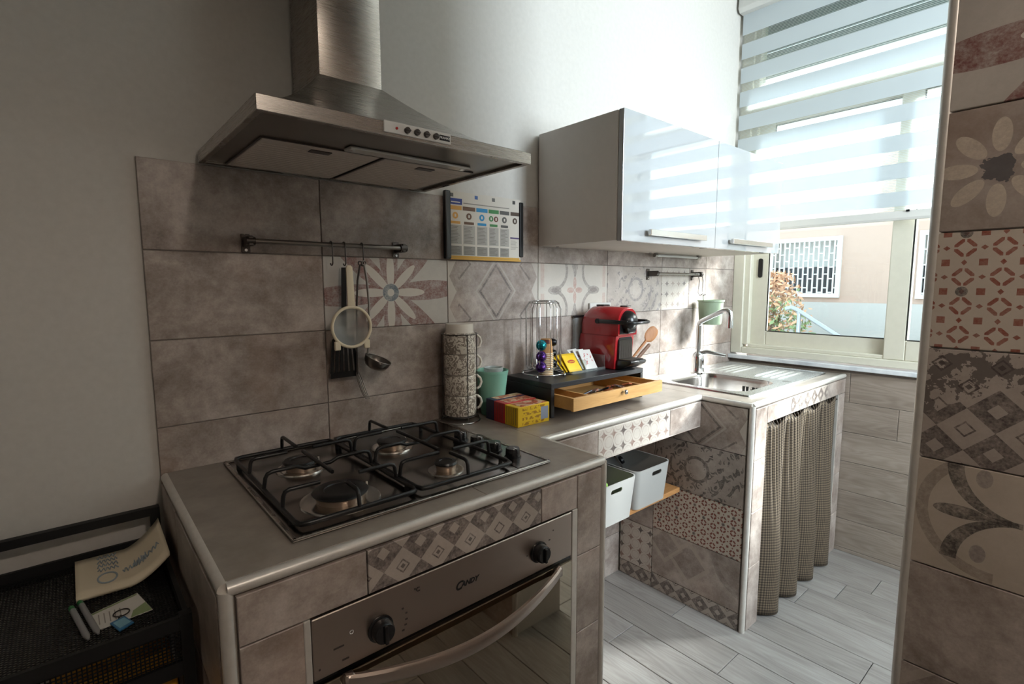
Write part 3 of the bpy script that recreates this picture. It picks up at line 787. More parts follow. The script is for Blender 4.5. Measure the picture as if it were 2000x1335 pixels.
# ------------------------------------------------------------------ gas hob
hb = thing('gas_hob','four-burner stainless gas hob with black grates set in the worktop','hob',(.43,-.28,ZC+.0005))
m = MB(); m.box((.128,-.030,ZC+.0005),(.735,-.537,ZC+.005),.003,2); obj('plate', m, 'hob_steel', hb, smooth=40)
m = MB()
for a,b in (((.128,-.030),(.735,-.037)),((.128,-.530),(.735,-.537)),((.128,-.030),(.136,-.537)),((.727,-.030),(.735,-.537))): m.box((a[0],a[1],ZC+.004),(b[0],b[1],ZC+.0075),.0015)
obj('plate_rim', m, 'brushed_steel', hb)
m = MB(); m.prism([(.648+.02,-.045),(.724,-.045),(.724,-.525),(.640,-.525)],2,ZC+.0045,ZC+.0062); obj('control_strip', m, 'hob_steel', hb)
ZF = ZC+.018
def burner(x,y,r,dish):
    b = MB(); b.lathe((x,y,ZC+.005),[(dish,0),(dish*.98,.003),(dish*.85,.0035),(dish*.72,.002),(r*1.05,.003)],32); bo = obj('burner', b, 'handle_steel', hb, smooth=40)
    q = MB(); q.lathe((x,y,ZC+.007),[(r*.92,0),(r*.95,.010),(r,.011),(r*1.0,.0145),(r*.9,.015)],32); obj('flame_ring', q, 'burner_alloy', bo, smooth=40)
    q = MB(); q.lathe((x,y,ZC+.0215),[(r*1.06,0),(r*1.09,.003),(r*1.0,.0065),(r*.64,.007),(r*.61,.0055),(0.001,.0055)],32); obj('cap', q, 'black_enamel', bo, smooth=40)
    q = MB(); q.cyl((x+r*1.25,y+r*.3,ZC+.006),(x+r*1.25,y+r*.3,ZC+.022),.0022,8); obj('igniter', q, 'white_ceramic', bo)
BUR = ((.257,-.424,.050,.078),(.256,-.195,.036,.055),(.492,-.190,.036,.055),(.506,-.425,.024,.042))
for b in BUR: burner(*b)
def grate(x0,x1,bf,bb):
    g_ = None; r = .0042; y0,y1 = -.056,-.514; yc = -.305
    m = MB(); c_ = .02
    m.tube([(x0+c_,y0,ZF),(x1-c_,y0,ZF),(x1-.004,y0-.004,ZF),(x1,y0-c_,ZF),(x1,y1+c_,ZF),(x1-.004,y1+.004,ZF),(x1-c_,y1,ZF),(x0+c_,y1,ZF),(x0+.004,y1+.004,ZF),(x0,y1+c_,ZF),(x0,y0-c_,ZF),(x0+.004,y0-.004,ZF)],r*1.15,8,True)
    fr = obj('grate', m, 'black_enamel', hb, smooth=50)
    H = ZF+.034
    def finger(p, d, L):
        px,py = p; q = MB()
        q.tube([(px,py,ZF),(px+d[0]*.003,py+d[1]*.003,H-.010),(px+d[0]*.006,py+d[1]*.006,H-.003),(px+d[0]*.014,py+d[1]*.014,H),(px+d[0]*L,py+d[1]*L,H)],r,8); obj('finger', q, 'black_enamel', fr, smooth=50)
    for (bx,by,br,_),back in ((bf,False),(bb,True)):
        L0 = bx-x0-br*.8; finger((x0,by),(1,0),L0); L1 = x1-bx-br*.8; finger((x1,by),(-1,0),L1)
        if back: finger((bx,y0),(0,-1),y0-by-br*.75)
        else: finger((bx,y1),(0,1),by-y1-br*.75)
    xm = (bf[0]+bb[0])/2
    q = MB(); q.tube([(x0,yc,ZF),(x0+.004,yc,H-.010),(x0+.008,yc,H-.003),(x0+.018,yc,H),(xm-.045,yc,H),(xm-.028,yc,H-.008),(xm+.028,yc,H-.008),(xm+.045,yc,H),(x1-.018,yc,H),(x1-.008,yc,H-.003),(x1-.004,yc,H-.010),(x1,yc,ZF)],r,8); obj('cross_bar', q, 'black_enamel', fr, smooth=50)
    q = MB(); q.tube([(xm,bb[1]-.018,H),(xm,bf[1]+bf[2]*.75,H)],r,8); obj('finger', q, 'black_enamel', fr, smooth=50)
    q = MB()
    for x,y in ((x0,-.1),(x1,-.1),(x0,-.47),(x1,-.47)): q.cyl((x,y,ZC+.005),(x,y,ZF),.005,8)
    obj('foot', q, 'rubber_black', fr)
grate(.146,.380,BUR[0],BUR[1]); grate(.388,.632,BUR[3],BUR[2])
for x,y in ((.664,-.258),(.674,-.320),(.677,-.390),(.681,-.458)):
    q = MB(); q.lathe((x,y,ZC+.0055),[(.021,0),(.021,.003),(.0185,.004),(.0175,.022),(.016,.0245),(.001,.0245)],24); kn = obj('knob', q, 'knob_chrome_black', hb, smooth=35)
    q = MB(); q.box((x-.0012,y-.016,ZC+.0297),(x+.0012,y-.004,ZC+.0306)); obj('pointer', q, 'white_print', kn)

# ------------------------------------------------------------------ oven
ov = thing('oven','built-in steel oven with a mirror glass door and bowed handle under the hob','oven',(.437,-.3,.17))
OX0,OX1,OY = .1315,.7435,YS-.001
box('cavity',(.14,-.05,.17),(.735,OY+.022,.779),'oven_dark',ov)
cp = box('control_panel',(OX0,OY,.674),(OX1,OY+.02,.782),'oven_steel',ov,.0015)
for x,z in ((.249,.716),(.634,.722)):
    q = MB(); q.lathe((x,OY,z),[(.024,-.001),(.024,-.004),(.0205,-.005),(.019,-.020),(.017,-.023),(.001,-.023)],24,(0,1,0)); kn = obj('knob', q, 'knob_chrome_black', cp, smooth=35)
    q = MB(); q.box((x-.0035,OY-.029,z-.0165),(x+.0035,OY-.022,z+.0165),.0015); q.box((x-.0007,OY-.0296,z+.004),(x+.0007,OY-.029,z+.0158)); obj('grip', q, 'knob_chrome_black', kn)
text('brand_lettering','C',.0235,'ink',cp,frame_M((.4165,OY-.0004,.7262),(1,0,0),(0,0,1)),shear=.35,offset=.0006)
text('brand_lettering','ANDY',.0145,'ink',cp,frame_M((.4435,OY-.0004,.7262),(1,0,0),(0,0,1)),shear=.35,offset=.0005)
def dots(pts,parent,s=.0022,mat='ink'):
    q = MB()
    for x,z,w_ in pts: q.box((x-w_,OY-.0006,z-s*.5),(x+w_,OY-.0001,z+s*.5))
    obj('printed_marks', q, mat, parent)
dots([(.249-.075,.716,.009),(.249-.064,.690,.006),(.249-.108,.692,.0015),(.249+.045,.733,.002),(.249+.052,.722,.002),(.249+.052,.710,.0025),(.249+.050,.700,.0025),(.249+.045,.691,.0025),
  (.634+.035,.738,.0025),(.634+.036,.716,.0015),(.634+.035,.708,.0015),(.634-.034,.724,.0012),(.634+.047,.757,.0015)],cp,.003,'dim_ink')
text('printed_marks','°C',.012,'ink',cp,frame_M((.249+.075,OY-.0004,.757),(1,0,0),(0,0,1)))
m = MB(); m.ring((.249-.052,OY-.0004,.733),.0032,.0006,16,5,(0,1,0)); obj('printed_marks', m, 'white_print', cp)
dr = box('door',(OX0,OY-.002,.185),(OX1,OY+.019,.664),'oven_glass',ov,.002,2)
m = MB(); m.box((OX0,OY+.004,.6645),(OX1,OY+.019,.6735)); obj('vent_gap', m, 'oven_dark', ov)
n = 24; outer=[];inner=[]
pts = [(.180+(.695-.180)*i/n, OY-.012-.040*sin(pi*i/n)**.8, .657-.030*sin(pi*i/n)) for i in range(n+1)]
m = MB(); rs_ = []
for i,(x,y,z) in enumerate(pts):
    e = .012+.002*sin(pi*i/n); rs_.append([(x,y,z-e),(x,y-.003,z-e*.6),(x,y-.003,z+e*.6),(x,y,z+e),(x,y+.006,z+e),(x,y+.006,z-e)])
m.rings(rs_)
for x in (.186,.689): m.box((x-.008,OY-.016,.647),(x+.008,OY-.002,.667))
obj('handle', m, 'oven_steel', dr, smooth=30)

# ------------------------------------------------------------------ range hood
hd = thing('range_hood','stainless chimney range hood with four push buttons above the hob','range hood',(.42,-.004,1.6))
HX0,HX1,HY0,HY1,HZ0,HZ1 = .123,.720,-.003,-.481,1.598,1.6235
m = MB(); m.box((.3435,-.004,1.72),(.497,-.180,CEIL-.004),.0015,2); obj('chimney', m, 'brushed_steel', hd, smooth=30)
prof = [(0,0),(.30,.34),(.55,.60),(.75,.79),(.9,.92),(1,1)]
rs_ = []; N_=8
def rect(x0,x1,y0,y1,z): return [(x0,y0,z),(x0,y1,z),(x1,y1,z),(x1,y0,z)]
for i in range(13):
    t = i/12; s_ = t; zz = HZ1+(1.795-HZ1)*(t**1.45)
    rs_.append(rect(HX0+(.3425-HX0)*s_, HX1+(.498-HX1)*s_, HY0, HY1+(-.1812-HY1)*s_, zz+.0*t))
m = MB(); m.rings(rs_); obj('canopy', m, 'brushed_steel', hd, smooth=25)
m = MB()
m.box((HX0,HY1,HZ0),(HX1,HY1+.012,HZ1+.0005),.001); m.box((HX0,HY1+.012,HZ0),(HX0+.012,HY0,HZ1+.0005),.001); m.box((HX1-.012,HY1+.012,HZ0),(HX1,HY0,HZ1+.0005),.001); m.box((HX0+.012,HY0-.012,HZ0),(HX1-.012,HY0,HZ1),.001)
obj('rim', m, 'brushed_steel', hd)
box('underside',(HX0+.012,HY1+.012,HZ0+.006),(HX1-.012,HY0-.012,HZ0+.010),'dull_steel',hd)
for x0,x1 in ((.180,.424),(.438,.678)):
    f = box('filter',(x0,-.012,HZ0+.0015),(x1,-.300,HZ0+.0055),'filter_metal',hd,.001)
    m = MB()
    for i in range(14): m.box((x0+.006,-.03-i*.018,HZ0+.0008),(x1-.006,-.034-i*.018,HZ0+.0016))
    obj('mesh_ribs', m, 'filter_metal', f)
    box('latch',((x0+x1)/2-.022,-.262,HZ0-.0005),((x0+x1)/2+.022,-.284,HZ0+.0015),'dark_steel',f)
    m = MB(); m.box((x0-.004,-.01,HZ0+.003),(x0,-.304,HZ0+.0061)); m.box((x1,-.01,HZ0+.003),(x1+.004,-.304,HZ0+.0061)); m.box((x0,-.301,HZ0+.003),(x1,-.305,HZ0+.0061)); obj('filter_edge', m, 'dark_steel', f)
box('lamp_cover',(.335,-.318,HZ0-.0005),(.64,-.352,HZ0+.0055),'lamp_glass',hd,.002)
for x in (.345,.625): 
    m=MB(); m.cyl((x,-.335,HZ0-.0015),(x,-.335,HZ0+.001),.007,12); obj('screw', m, 'chrome', hd, smooth=40)
pn = box('control_panel',(.344,HY1-.0025,HZ0+.006),(.494,HY1+.001,HZ1+.002),'white_plastic',hd,.001)
m = MB(); m.cyl((.3705,HY1-.0025,1.6140),(.3705,HY1-.0045,1.6140),.0025,10); obj('power_light', m, 'red_led', pn)
for i in range(4):
    x = .392+.0215*i; q = MB(); q.cyl((x,HY1-.0025,1.6140),(x,HY1-.008,1.6140),.0058,14); q.box((x-.0065,HY1-.0095,1.6125),(x+.0065,HY1-.0075,1.6155),.0007); obj('push_button', q, 'dark_steel', pn, smooth=40)
bg_ = box('badge',(.466,HY1-.0035,1.6092),(.4905,HY1-.002,1.6195),'badge_black',pn)
text('badge_lettering','FRANKE',.0068,'white_print',bg_,frame_M((.47825,HY1-.0037,1.6144),(1,0,0),(0,0,1)),.0002)

# ------------------------------------------------------------------ wall rail with hooks and tools
def rail(name,label,x0,x1,y,z,bz=.045,two=True,r=.006):
    t = thing(name,label,'rail',((x0+x1)/2,-.001,z))
    m = MB(); m.cyl((x0,y,z),(x1,y,z),r,14); obj('bar', m, 'dull_steel', t, smooth=40)
    for x in ((x0,x1) if two else (x0,)):
        m = MB(); m.box((x-.010,-.001,z-bz/2-.003),(x+.010,-.005,z+bz/2-.003),.001); m.box((x-.006,-.005,z-.012),(x+.006,y-.008,z+.012),.002); m.cyl((x-.010,y,z),(x+.010,y,z),r*1.7,14); b = obj('bracket', m, 'dark_steel', t, smooth=40)
        m = MB(); m.cyl((x,-.005,z-bz/2+.003),(x,-.0065,z-bz/2+.003),.0035,10); obj('screw', m, 'chrome', b)
    return t
RY,RZ = -.048,1.4235
rail('utensil_rail','steel utensil rail on the tiles under the range hood',.212,.618,RY,RZ)
def hook(x,label,z=RZ,y=RY,L=.045):
    m = MB(); r=.0095
    pts = [(x,y+r*cos(a),z+r*sin(a)-.001) for a in [radians(d) for d in range(-30,181,30)]]
    pts += [(x,y-r,z-.02),(x,y-r,z-L)]+[(x,y-r+.0085*(1-cos(a)),z-L-.0085*sin(a)) for a in [radians(d) for d in range(20,190,34)]]
    m.tube(pts,.0017,8)
    return tag(obj('s_hook', m, 'dark_steel', smooth=50), label, 'hook', 'hooks on the utensil rail')
hx = (.406,.441,.491)
hook(hx[0],'empty steel S-hook, first along the utensil rail')
hook(hx[1],'steel S-hook holding the cream strainer and the black spatula')
hook(hx[2],'steel S-hook holding the ladle and the serving fork')
# strainer
st = thing('strainer','round cream plastic strainer with a long handle hanging from the rail','strainer',(.442,-.072,1.21))
YS_ = -.076
m = MB(); m.prism([(.4325,1.364),(.436,1.370),(.446,1.370),(.4500,1.364),(.4545,1.256),(.4335,1.256)],1,YS_+.003,YS_-.003,.0015); m.ring((.4415,YS_,1.3635),.0045,.0025,12,6,(0,1,0)); obj('handle', m, 'paper_cream', st, smooth=40)
c_ = (.443,YS_,1.207)
m = MB(); m.ring(c_,.0535,.0042,36,8,(0,1,0)); obj('rim', m, 'paper_cream', st, smooth=60)
m = MB(); m.lathe(c_,[(.0525,0),(.050,.014),(.041,.027),(.026,.036),(.0005,.040)],32,(0,1,0),cap=False); obj('mesh_bowl', m, 'strainer_mesh', st, smooth=80)
for dx in (-.041,.041): m=MB(); m.box((.443+dx-.008,YS_-.004,1.207-.060),(.443+dx+.008,YS_+.004,1.207-.036),.002); obj('rest_lug', m, 'paper_cream', st)
# spatula behind it
sp_ = thing('slotted_spatula','black slotted spatula hanging behind the cream strainer','spatula',(.437,-.03,1.1))
Y = -.0215
m = MB(); m.prism([(.443,1.366),(.457,1.366),(.452,1.23),(.452,1.185),(.456,1.17),(.424,1.17),(.432,1.185),(.438,1.23)],1,Y+.002,Y-.002,.001); obj('handle', m, 'black_plastic', sp_)
m = MB()
for i in range(6):
    a = -.0325+.013*i; q = [(.441+a*.84-.0036,1.172),(.441+a*.84+.0036,1.172),(.440+a*1.1+.0042,1.078),(.440+a*1.1-.0042,1.078)]; m.prism(q,1,Y+.0015,Y-.0015)
m.prism([(.401,1.064),(.479,1.064),(.4775,1.080),(.4025,1.080)],1,Y+.0015,Y-.0015); m.prism([(.412,1.168),(.470,1.168),(.466,1.180),(.416,1.180)],1,Y+.0015,Y-.0015); obj('slotted_blade', m, 'black_plastic', sp_)
# ladle
ld = thing('ladle','steel soup ladle hanging from the last hook on the rail','ladle',(.50,-.06,1.1))
m = MB(); m.tube([(.4925,-.0585,1.372),(.498,-.0585,1.33),(.502,-.0585,1.27),(.501,-.058,1.19),(.494,-.058,1.128)],[.0036,.0034,.003,.003,.0035],8); m.ring((.4915,-.0585,1.378),.0055,.0022,14,6,(0,1,0)); obj('handle', m, 'dull_steel', ld, smooth=60)
m = MB(); m.lathe((.523,-.062,1.112),[(.0375,0),(.036,-.012),(.029,-.024),(.015,-.031),(.0005,-.033)],28,(.32,-.25,.9),cap=False); m.ring((.523,-.062,1.112),.0375,.0015,28,6,(.32,-.25,.9)); obj('bowl', m, 'dull_steel', ld, smooth=70)
sf = thing('serving_fork','steel serving fork hanging behind the ladle with its tines low on the tiles','fork',(.47,-.03,1.03))
Y = -.030
m = MB(); m.tube([(.490,Y-.006,1.372),(.484,Y,1.33),(.478,Y,1.24),(.474,Y,1.10),(.474,Y,1.07)],[.003,.003,.0025,.0025,.004],8); m.ring((.4895,Y-.008,1.378),.005,.002,14,6,(0,1,0)); obj('handle', m, 'dark_steel', sf, smooth=60)
m = MB()
for i in range(4): m.tube([(.471+.0025*i,Y,1.075),(.474+.0045*i,Y-.002,1.05),(.484+.0045*i,Y-.006,1.015),(.493+.0035*i,Y-.010,.997)],[.0016,.0016,.0014,.0009],6)
obj('tines', m, 'dull_steel', sf, smooth=60)

# ------------------------------------------------------------------ recycling chart
pc_ = thing('recycling_chart','printed recycling chart with coloured column heads between two black clip strips','chart',(.955,-.004,1.404))
PX0,PX1,PZ0,PZ1,PY_ = .800,1.100,1.405,1.612,-.012
g = G('chart_paper'); g.done('cfc8bd',.6); MAT['chart_paper']=g.m
sheet = box('sheet',(PX0,PY_,PZ0),(PX1,PY_-.001,PZ1),'chart_paper',pc_)
INK = {}
def ink(h):
    if h not in INK: plain('ink_'+h, h, .6); INK[h] = 'ink_'+h
    return INK[h]
def flat(name,x0,x1,z0,z1,h,par): box(name,(x0,PY_-.0011,z0),(x1,PY_-.0016,z1),ink(h),par)
W_,H_ = PX1-PX0, PZ1-PZ0
def px_(u): return PX0+u*W_
def pz_(v): return PZ1-v*H_
flat('header_block',px_(.005),px_(.17),pz_(.195),pz_(.105),'2f3f86',sheet)
m = MB(); m.box((px_(.03),PY_-.0016,pz_(.168)),(px_(.145),PY_-.0018,pz_(.152))); obj('header_print', m, 'chart_paper', sheet)
cols = [('c9954a',0.0,.165),('6b4f3c',.175,.345),('2b86b8',.355,.515),('3f7d45',.525,.675),('55534f',.685,.83),('4b3a2c',.845,.985)]
for i,(h,a,b) in enumerate(cols):
    flat('column_head',px_(a+.005),px_(b),pz_(.275),pz_(.215),h,sheet)
    cx_ = px_((a+b)/2)
    for k,(xx,hh) in enumerate(((cx_,h),) if i!=3 else ((cx_-.0105,h),(cx_+.0105,'6b3a2c'))):
        m = MB(); m.cyl((xx,PY_-.0011,pz_(.36)),(xx,PY_-.0016,pz_(.36)),.0105 if i!=3 else .0092,20); o = obj('round_icon', m, ink(hh), sheet)
        m = MB(); m.box((xx-.003,PY_-.0017,pz_(.36)-.0045),(xx+.003,PY_-.0019,pz_(.36)+.0045)); obj('icon_mark', m, 'chart_paper', o)
    if i<5:
        flat('subhead',px_(a+.02),px_(b-.02),pz_(.485),pz_(.445),h,sheet)
        m = MB(); m.box((px_(a+.01),PY_-.0011,pz_(.79)),(px_(b-.005),PY_-.0014,pz_(.50))); bk = obj('text_panel', m, ink('a9a49c'), sheet)
        m = MB(); m.box((px_(a+.01),PY_-.0011,pz_(.96)),(px_(b-.005),PY_-.0014,pz_(.82))); obj('text_panel', m, ink('8f8b84'), sheet)
        m = MB()
        for k in range(20):
            v = .525+k*.022
            if .78<v<.83: continue
            m.box((px_(a+.02),PY_-.0015,pz_(v)-.0007),(px_(b-.02-random.random()*.05),PY_-.0017,pz_(v)+.0007))
        obj('text_line_block', m, ink('6f6a63'), sheet)
    else: flat('subhead',px_(a),px_(b),pz_(.655),pz_(.63),'4a3a66',sheet)
m = MB()
for k in range(8): m.box((px_(.85),PY_-.0013,pz_(.69+k*.02)-.0006),(px_(.97-random.random()*.06),PY_-.0016,pz_(.69+k*.02)+.0006))
obj('text_line_block', m, ink('8a847c'), sheet)
flat('title_line',px_(.19),px_(.83),pz_(.165)-.0015,pz_(.165)+.0015,'8a847c',sheet)
flat('foot_band',px_(.01),px_(.985),pz_(1.0),pz_(.97),'c99a3e',sheet)
for (u_,h) in ((.04,'4c4a48'),(.36,'3c5f9c'),(.60,'6a6864'),(.90,'3a3836')): flat('crest',px_(u_)-.006,px_(u_)+.006,pz_(.085),pz_(.03),h,sheet)
for xa_,xb_,za_,zb_ in ((.785,.806,1.400,1.612),(1.094,1.112,1.414,1.604)):
    m = MB(); m.box((xa_,-.001,za_),(xb_,-.018,zb_),.004,2); obj('clip_strip', m, 'black_plastic', pc_)
m = MB(); m.box((.804,PY_-.002,1.399),(1.102,-.004,1.4045)); obj('bottom_ledge', m, ink('c99a3e'), pc_)
# ------------------------------------------------------------------ wall cabinet
cb = thing('wall_cabinet','white glossy two-door wall cabinet above the sink counter','cabinet',(1.78,-.18,1.457))
CX0,CX1,CZ0,CZ1,CY = 1.200,2.358,1.457,1.853,-.355
m = MB(); m.box((CX0,-.002,CZ0),(CX0+.016,CY,CZ1),.0008); obj('side_panel', m, 'cabinet_side', cb)
m = MB(); m.box((CX1-.016,-.002,CZ0),(CX1,CY,CZ1),.0008); obj('side_panel', m, 'cabinet_side', cb)
m = MB(); m.box((CX0+.0165,-.002,CZ0+.001),(CX1-.0165,CY,CZ0+.016)); obj('bottom_panel', m, 'cabinet_under', cb)
m = MB(); m.box((CX0+.0165,-.002,CZ1-.016),(CX1-.0165,CY,CZ1-.001)); obj('top_panel', m, 'cabinet_side', cb)
m = MB(); m.box((CX0+.0165,-.002,CZ0+.016),(CX1-.0165,-.006,CZ1-.016)); obj('back_panel', m, 'cabinet_under', cb)
for x0,x1,h0,h1 in ((CX0+.002,1.7785,1.325,1.675),(1.7805,CX1-.001,1.880,2.235)):
    d_ = box('door',(x0,CY-.0025,CZ0-.002),(x1,CY-.0215,CZ1+.001),'gloss_white',cb,.0012,2)
    m = MB(); m.box((h0,CY-.034,1.477),(h1,CY-.046,1.4965),.0012); 
    for hx_ in (h0+.012,h1-.012): m.box((hx_-.005,CY-.021,1.481),(hx_+.005,CY-.035,1.4925))
    obj('handle', m, 'handle_steel', d_)
m = MB()
for x in (1.27,1.70,1.86,2.29): m.cyl((x,-.03,CZ0+.0015),(x,-.03,CZ0-.001),.006,10)
m.box((1.765,CY+.01,CZ0+.0012),(1.795,CY+.035,CZ0-.0005)); obj('screw_cap', m, 'dull_steel', cb)
ul = thing('cabinet_light','slim tubular lamp under the wall cabinet close to the tiles','lamp',(2.07,-.035,1.45))
m = MB(); m.cyl((1.90,-.035,1.4475),(2.25,-.035,1.4475),.0062,12); obj('tube', m, 'white_plastic', ul, smooth=40)
for x in (1.885,2.245): m=MB(); m.cyl((x,-.035,1.4475),(x+.018,-.035,1.4475),.0085,12); m.box((x+.003,-.03,1.45),(x+.014,-.04,1.4585)); obj('end_cap', m, 'dull_steel', ul, smooth=40)

# ------------------------------------------------------------------ second rail and hanging utensil pot
rail('short_rail','short steel rail on the tiles below the wall cabinet near the window',1.885,2.262,-.05,1.366,.05,True,.0055)
hk = thing('pot_hanger','bent wire hanger on the end of the short rail holding the sage green pot','hanger',(2.24,-.06,1.26))
m = MB()
for dx in (0,.035):
    m.tube([(2.212+dx,-.043,1.374),(2.215+dx,-.058,1.375),(2.217+dx,-.062,1.362),(2.222+dx,-.066,1.335),(2.195+dx,-.078,1.275),(2.199+dx,-.086,1.262),(2.206+dx,-.088,1.266)],.0018,6); m.ball((2.206+dx,-.088,1.268),.0035,8)
obj('wire', m, 'dark_steel', hk, smooth=60)
up_ = thing('utensil_pot','sage green plastic pot hanging from the short rail behind the tap','pot',(2.318,-.078,1.118))
m = MB(); m.lathe((2.318,-.078,1.118),[(.0005,.0),(.050,0),(.0535,.006),(.0600,.112),(.0645,.114),(.0645,.122),(.0625,.122),(.0575,.118),(.051,.010),(.0005,.008)],36,cap=False); obj('body', m, 'sage_plastic', up_, smooth=35)
m = MB(); m.tube([(2.240,-.078,1.268),(2.247,-.076,1.245),(2.254,-.076,1.236),(2.262,-.077,1.237)],.0022,6); obj('hook_lug', m, 'sage_plastic', up_)
m = MB(); m.tube([(2.305,-.078,1.13),(2.318,-.10,1.2355)],.0035,8); obj('handle_stub', m, 'dull_steel', up_)

# ------------------------------------------------------------------ sink and tap
sk = thing('sink','inset stainless sink with left bowl and ridged drainboard by the window','sink',(2.22,-.27,ZC))
SX0,SX1,SY0,SY1 = 1.822,2.622,-.030,-.520; ZS = ZC+.0045
bx0,bx1,by0,by1 = 1.862,2.200,-.118,-.472
def rrect(x0,x1,y0,y1,r,n=5):
    p=[]
    for cx_,cy_,a0 in ((x1-r,y0-r,0),(x0+r,y0-r,90),(x0+r,y1+r,180),(x1-r,y1+r,270)):
        for k in range(n+1): a=radians(a0+90*k/n); p.append((cx_+r*cos(a),cy_+r*sin(a)))
    return p
# bowl shape: wider in the middle
bowl = rrect(bx0,bx1,by0,by1,.075,6)
# deck with the bowl cut out, drawn as a strip between two loops of the same length
n = len(bowl); cxm,cym = (bx0+bx1)/2,(by0+by1)/2
def proj_rect(p,x0,x1,y0,y1):
    dx,dy = p[0]-cxm,p[1]-cym; t = 1e9
    if dx>1e-9: t=min(t,(x1-cxm)/dx)
    if dx<-1e-9: t=min(t,(x0-cxm)/dx)
    if dy>1e-9: t=min(t,(y0-cym)/dy)
    if dy<-1e-9: t=min(t,(y1-cym)/dy)
    return (cxm+dx*t,cym+dy*t)
bl_x1 = 2.235
dx0,dx1,dy0,dy1 = SX0+.010,bl_x1,SY0-.010,SY1+.010
loop = [proj_rect(p,dx0,dx1,dy0,dy1) for p in bowl]
m = MB(); q1=[(x,y,ZS) for x,y in loop]; q2=[(x,y,ZS) for x,y in bowl]; q3=[(cxm+(x-cxm)*.985,cym+(y-cym)*.985,ZS-.004) for x,y in bowl]
m.rings([q1,q2],cap=False)
for c in ((dx0,dy0),(dx1,dy0),(dx1,dy1),(dx0,dy1)):      # close the corners
    near = sorted(loop,key=lambda p:abs(p[0]-c[0])+abs(p[1]-c[1])); 
    a_ = min((p for p in loop if abs(p[0]-c[0])<1e-6), key=lambda p:abs(p[1]-c[1]), default=near[0]); b_ = min((p for p in loop if abs(p[1]-c[1])<1e-6), key=lambda p:abs(p[0]-c[0]), default=near[1])
    if (a_[0]-b_[0])**2+(a_[1]-b_[1])**2>1e-9: m.faces([(a_[0],a_[1],ZS),(c[0],c[1],ZS),(b_[0],b_[1],ZS)],[(0,1,2)])
# drainboard with ridges running from the window side to the bowl
N = 120; prev=None
ridge = [-.10+0-.043*i for i in range(4)]+[-.315-.035*i for i in range(4)]
vs=[];fs=[]; ys=[dy0+(dy1-dy0)*i/N for i in range(N+1)]; xs=[2.2352,2.262,2.285,2.31,2.54,2.565,2.59,SX1-.010]
def hz(x,y):
    e = 0
    for rc in (-.105,-.140,-.175,-.210,-.325,-.360,-.395,-.430):
        dd = abs(y-rc); 
        if dd<.011: e = max(e, .0055*cos(dd/.011*pi/2))
    k = min(1,max(0,(x-2.262)/.048)) * min(1,max(0,(2.59-x)/.05)); dish = -.003*min(1,max(0,(x-2.262)/.02))*min(1,max(0,(2.595-x)/.012))*min(1,max(0,(dy0-.018-y)/.01))*min(1,max(0,(y-dy1-.018)/.01))
    return ZS+dish+e*k
for x in xs:
    for y in ys: vs.append((x,y,hz(x,y)))
for i in range(len(xs)-1):
    for j in range(N): a=i*(N+1)+j; fs.append((a,a+N+1,a+N+2,a+1))
m.faces(vs,fs)
bmesh.ops.recalc_face_normals(m.bm, faces=m.bm.faces[:])
dk = obj('deck', m, 'sink_steel', sk, smooth=30)
if dk.data.polygons[0].normal.z<0: dk.data.flip_normals()
m = MB(); o_=rrect(SX0,SX1,SY0,SY1,.012,3); i_=rrect(dx0,SX1-.010,dy0,dy1,.003,3)
m.rings([[(x,y,ZC+.0006) for x,y in o_],[(x,y,ZS+.001) for x,y in rrect(SX0+.002,SX1-.002,SY0-.002,SY1+.002,.012,3)],[(x,y,ZS+.0018) for x,y in rrect(SX0+.006,SX1-.006,SY0-.006,SY1+.006,.01,3)],[(x,y,ZS) for x,y in i_]],cap=False); obj('rolled_rim', m, 'sink_steel', sk, smooth=50)
m = MB(); rs_=[]
for s_,dz in ((1,0),(.985,-.004),(.965,-.02),(.93,-.125),(.90,-.143),(.84,-.150),(.15,-.153)):
    rs_.append([(cxm+(x-cxm)*s_,cym+(y-cym)*s_,ZS+dz) for x,y in bowl])
m.rings(rs_,cap=False); m.faces(rs_[-1],[tuple(range(len(bowl)))])
bo = obj('bowl', m, 'bowl_steel', sk, smooth=50)
# overflow slots on the bowl's far wall
sx_ = .955
m = MB()
xw = cxm+(bx1-cxm)*.951
for k,yy in enumerate((-.322,-.338,-.366,-.382)): m.box((xw-.0035,yy-.004,ZS-.064),(xw+.004,yy+.004,ZS-.038))
obj('overflow_slot', m, 'rubber_black', bo)
m = MB(); m.cyl((xw-.004,-.352,ZS-.051),(xw+.002,-.352,ZS-.051),.004,10); obj('overflow_screw', m, 'chrome', bo)
m = MB(); m.lathe((cxm,cym,ZS-.1525),[(.04,0),(.04,.003),(.03,.002),(.0005,.001)],24); obj('drain', m, 'chrome', bo, smooth=40)
m = MB(); m.box((2.236,-.470,ZS+.0002),(2.250,-.505,ZS+.0006)); obj('maker_mark', m, 'dull_steel', dk)

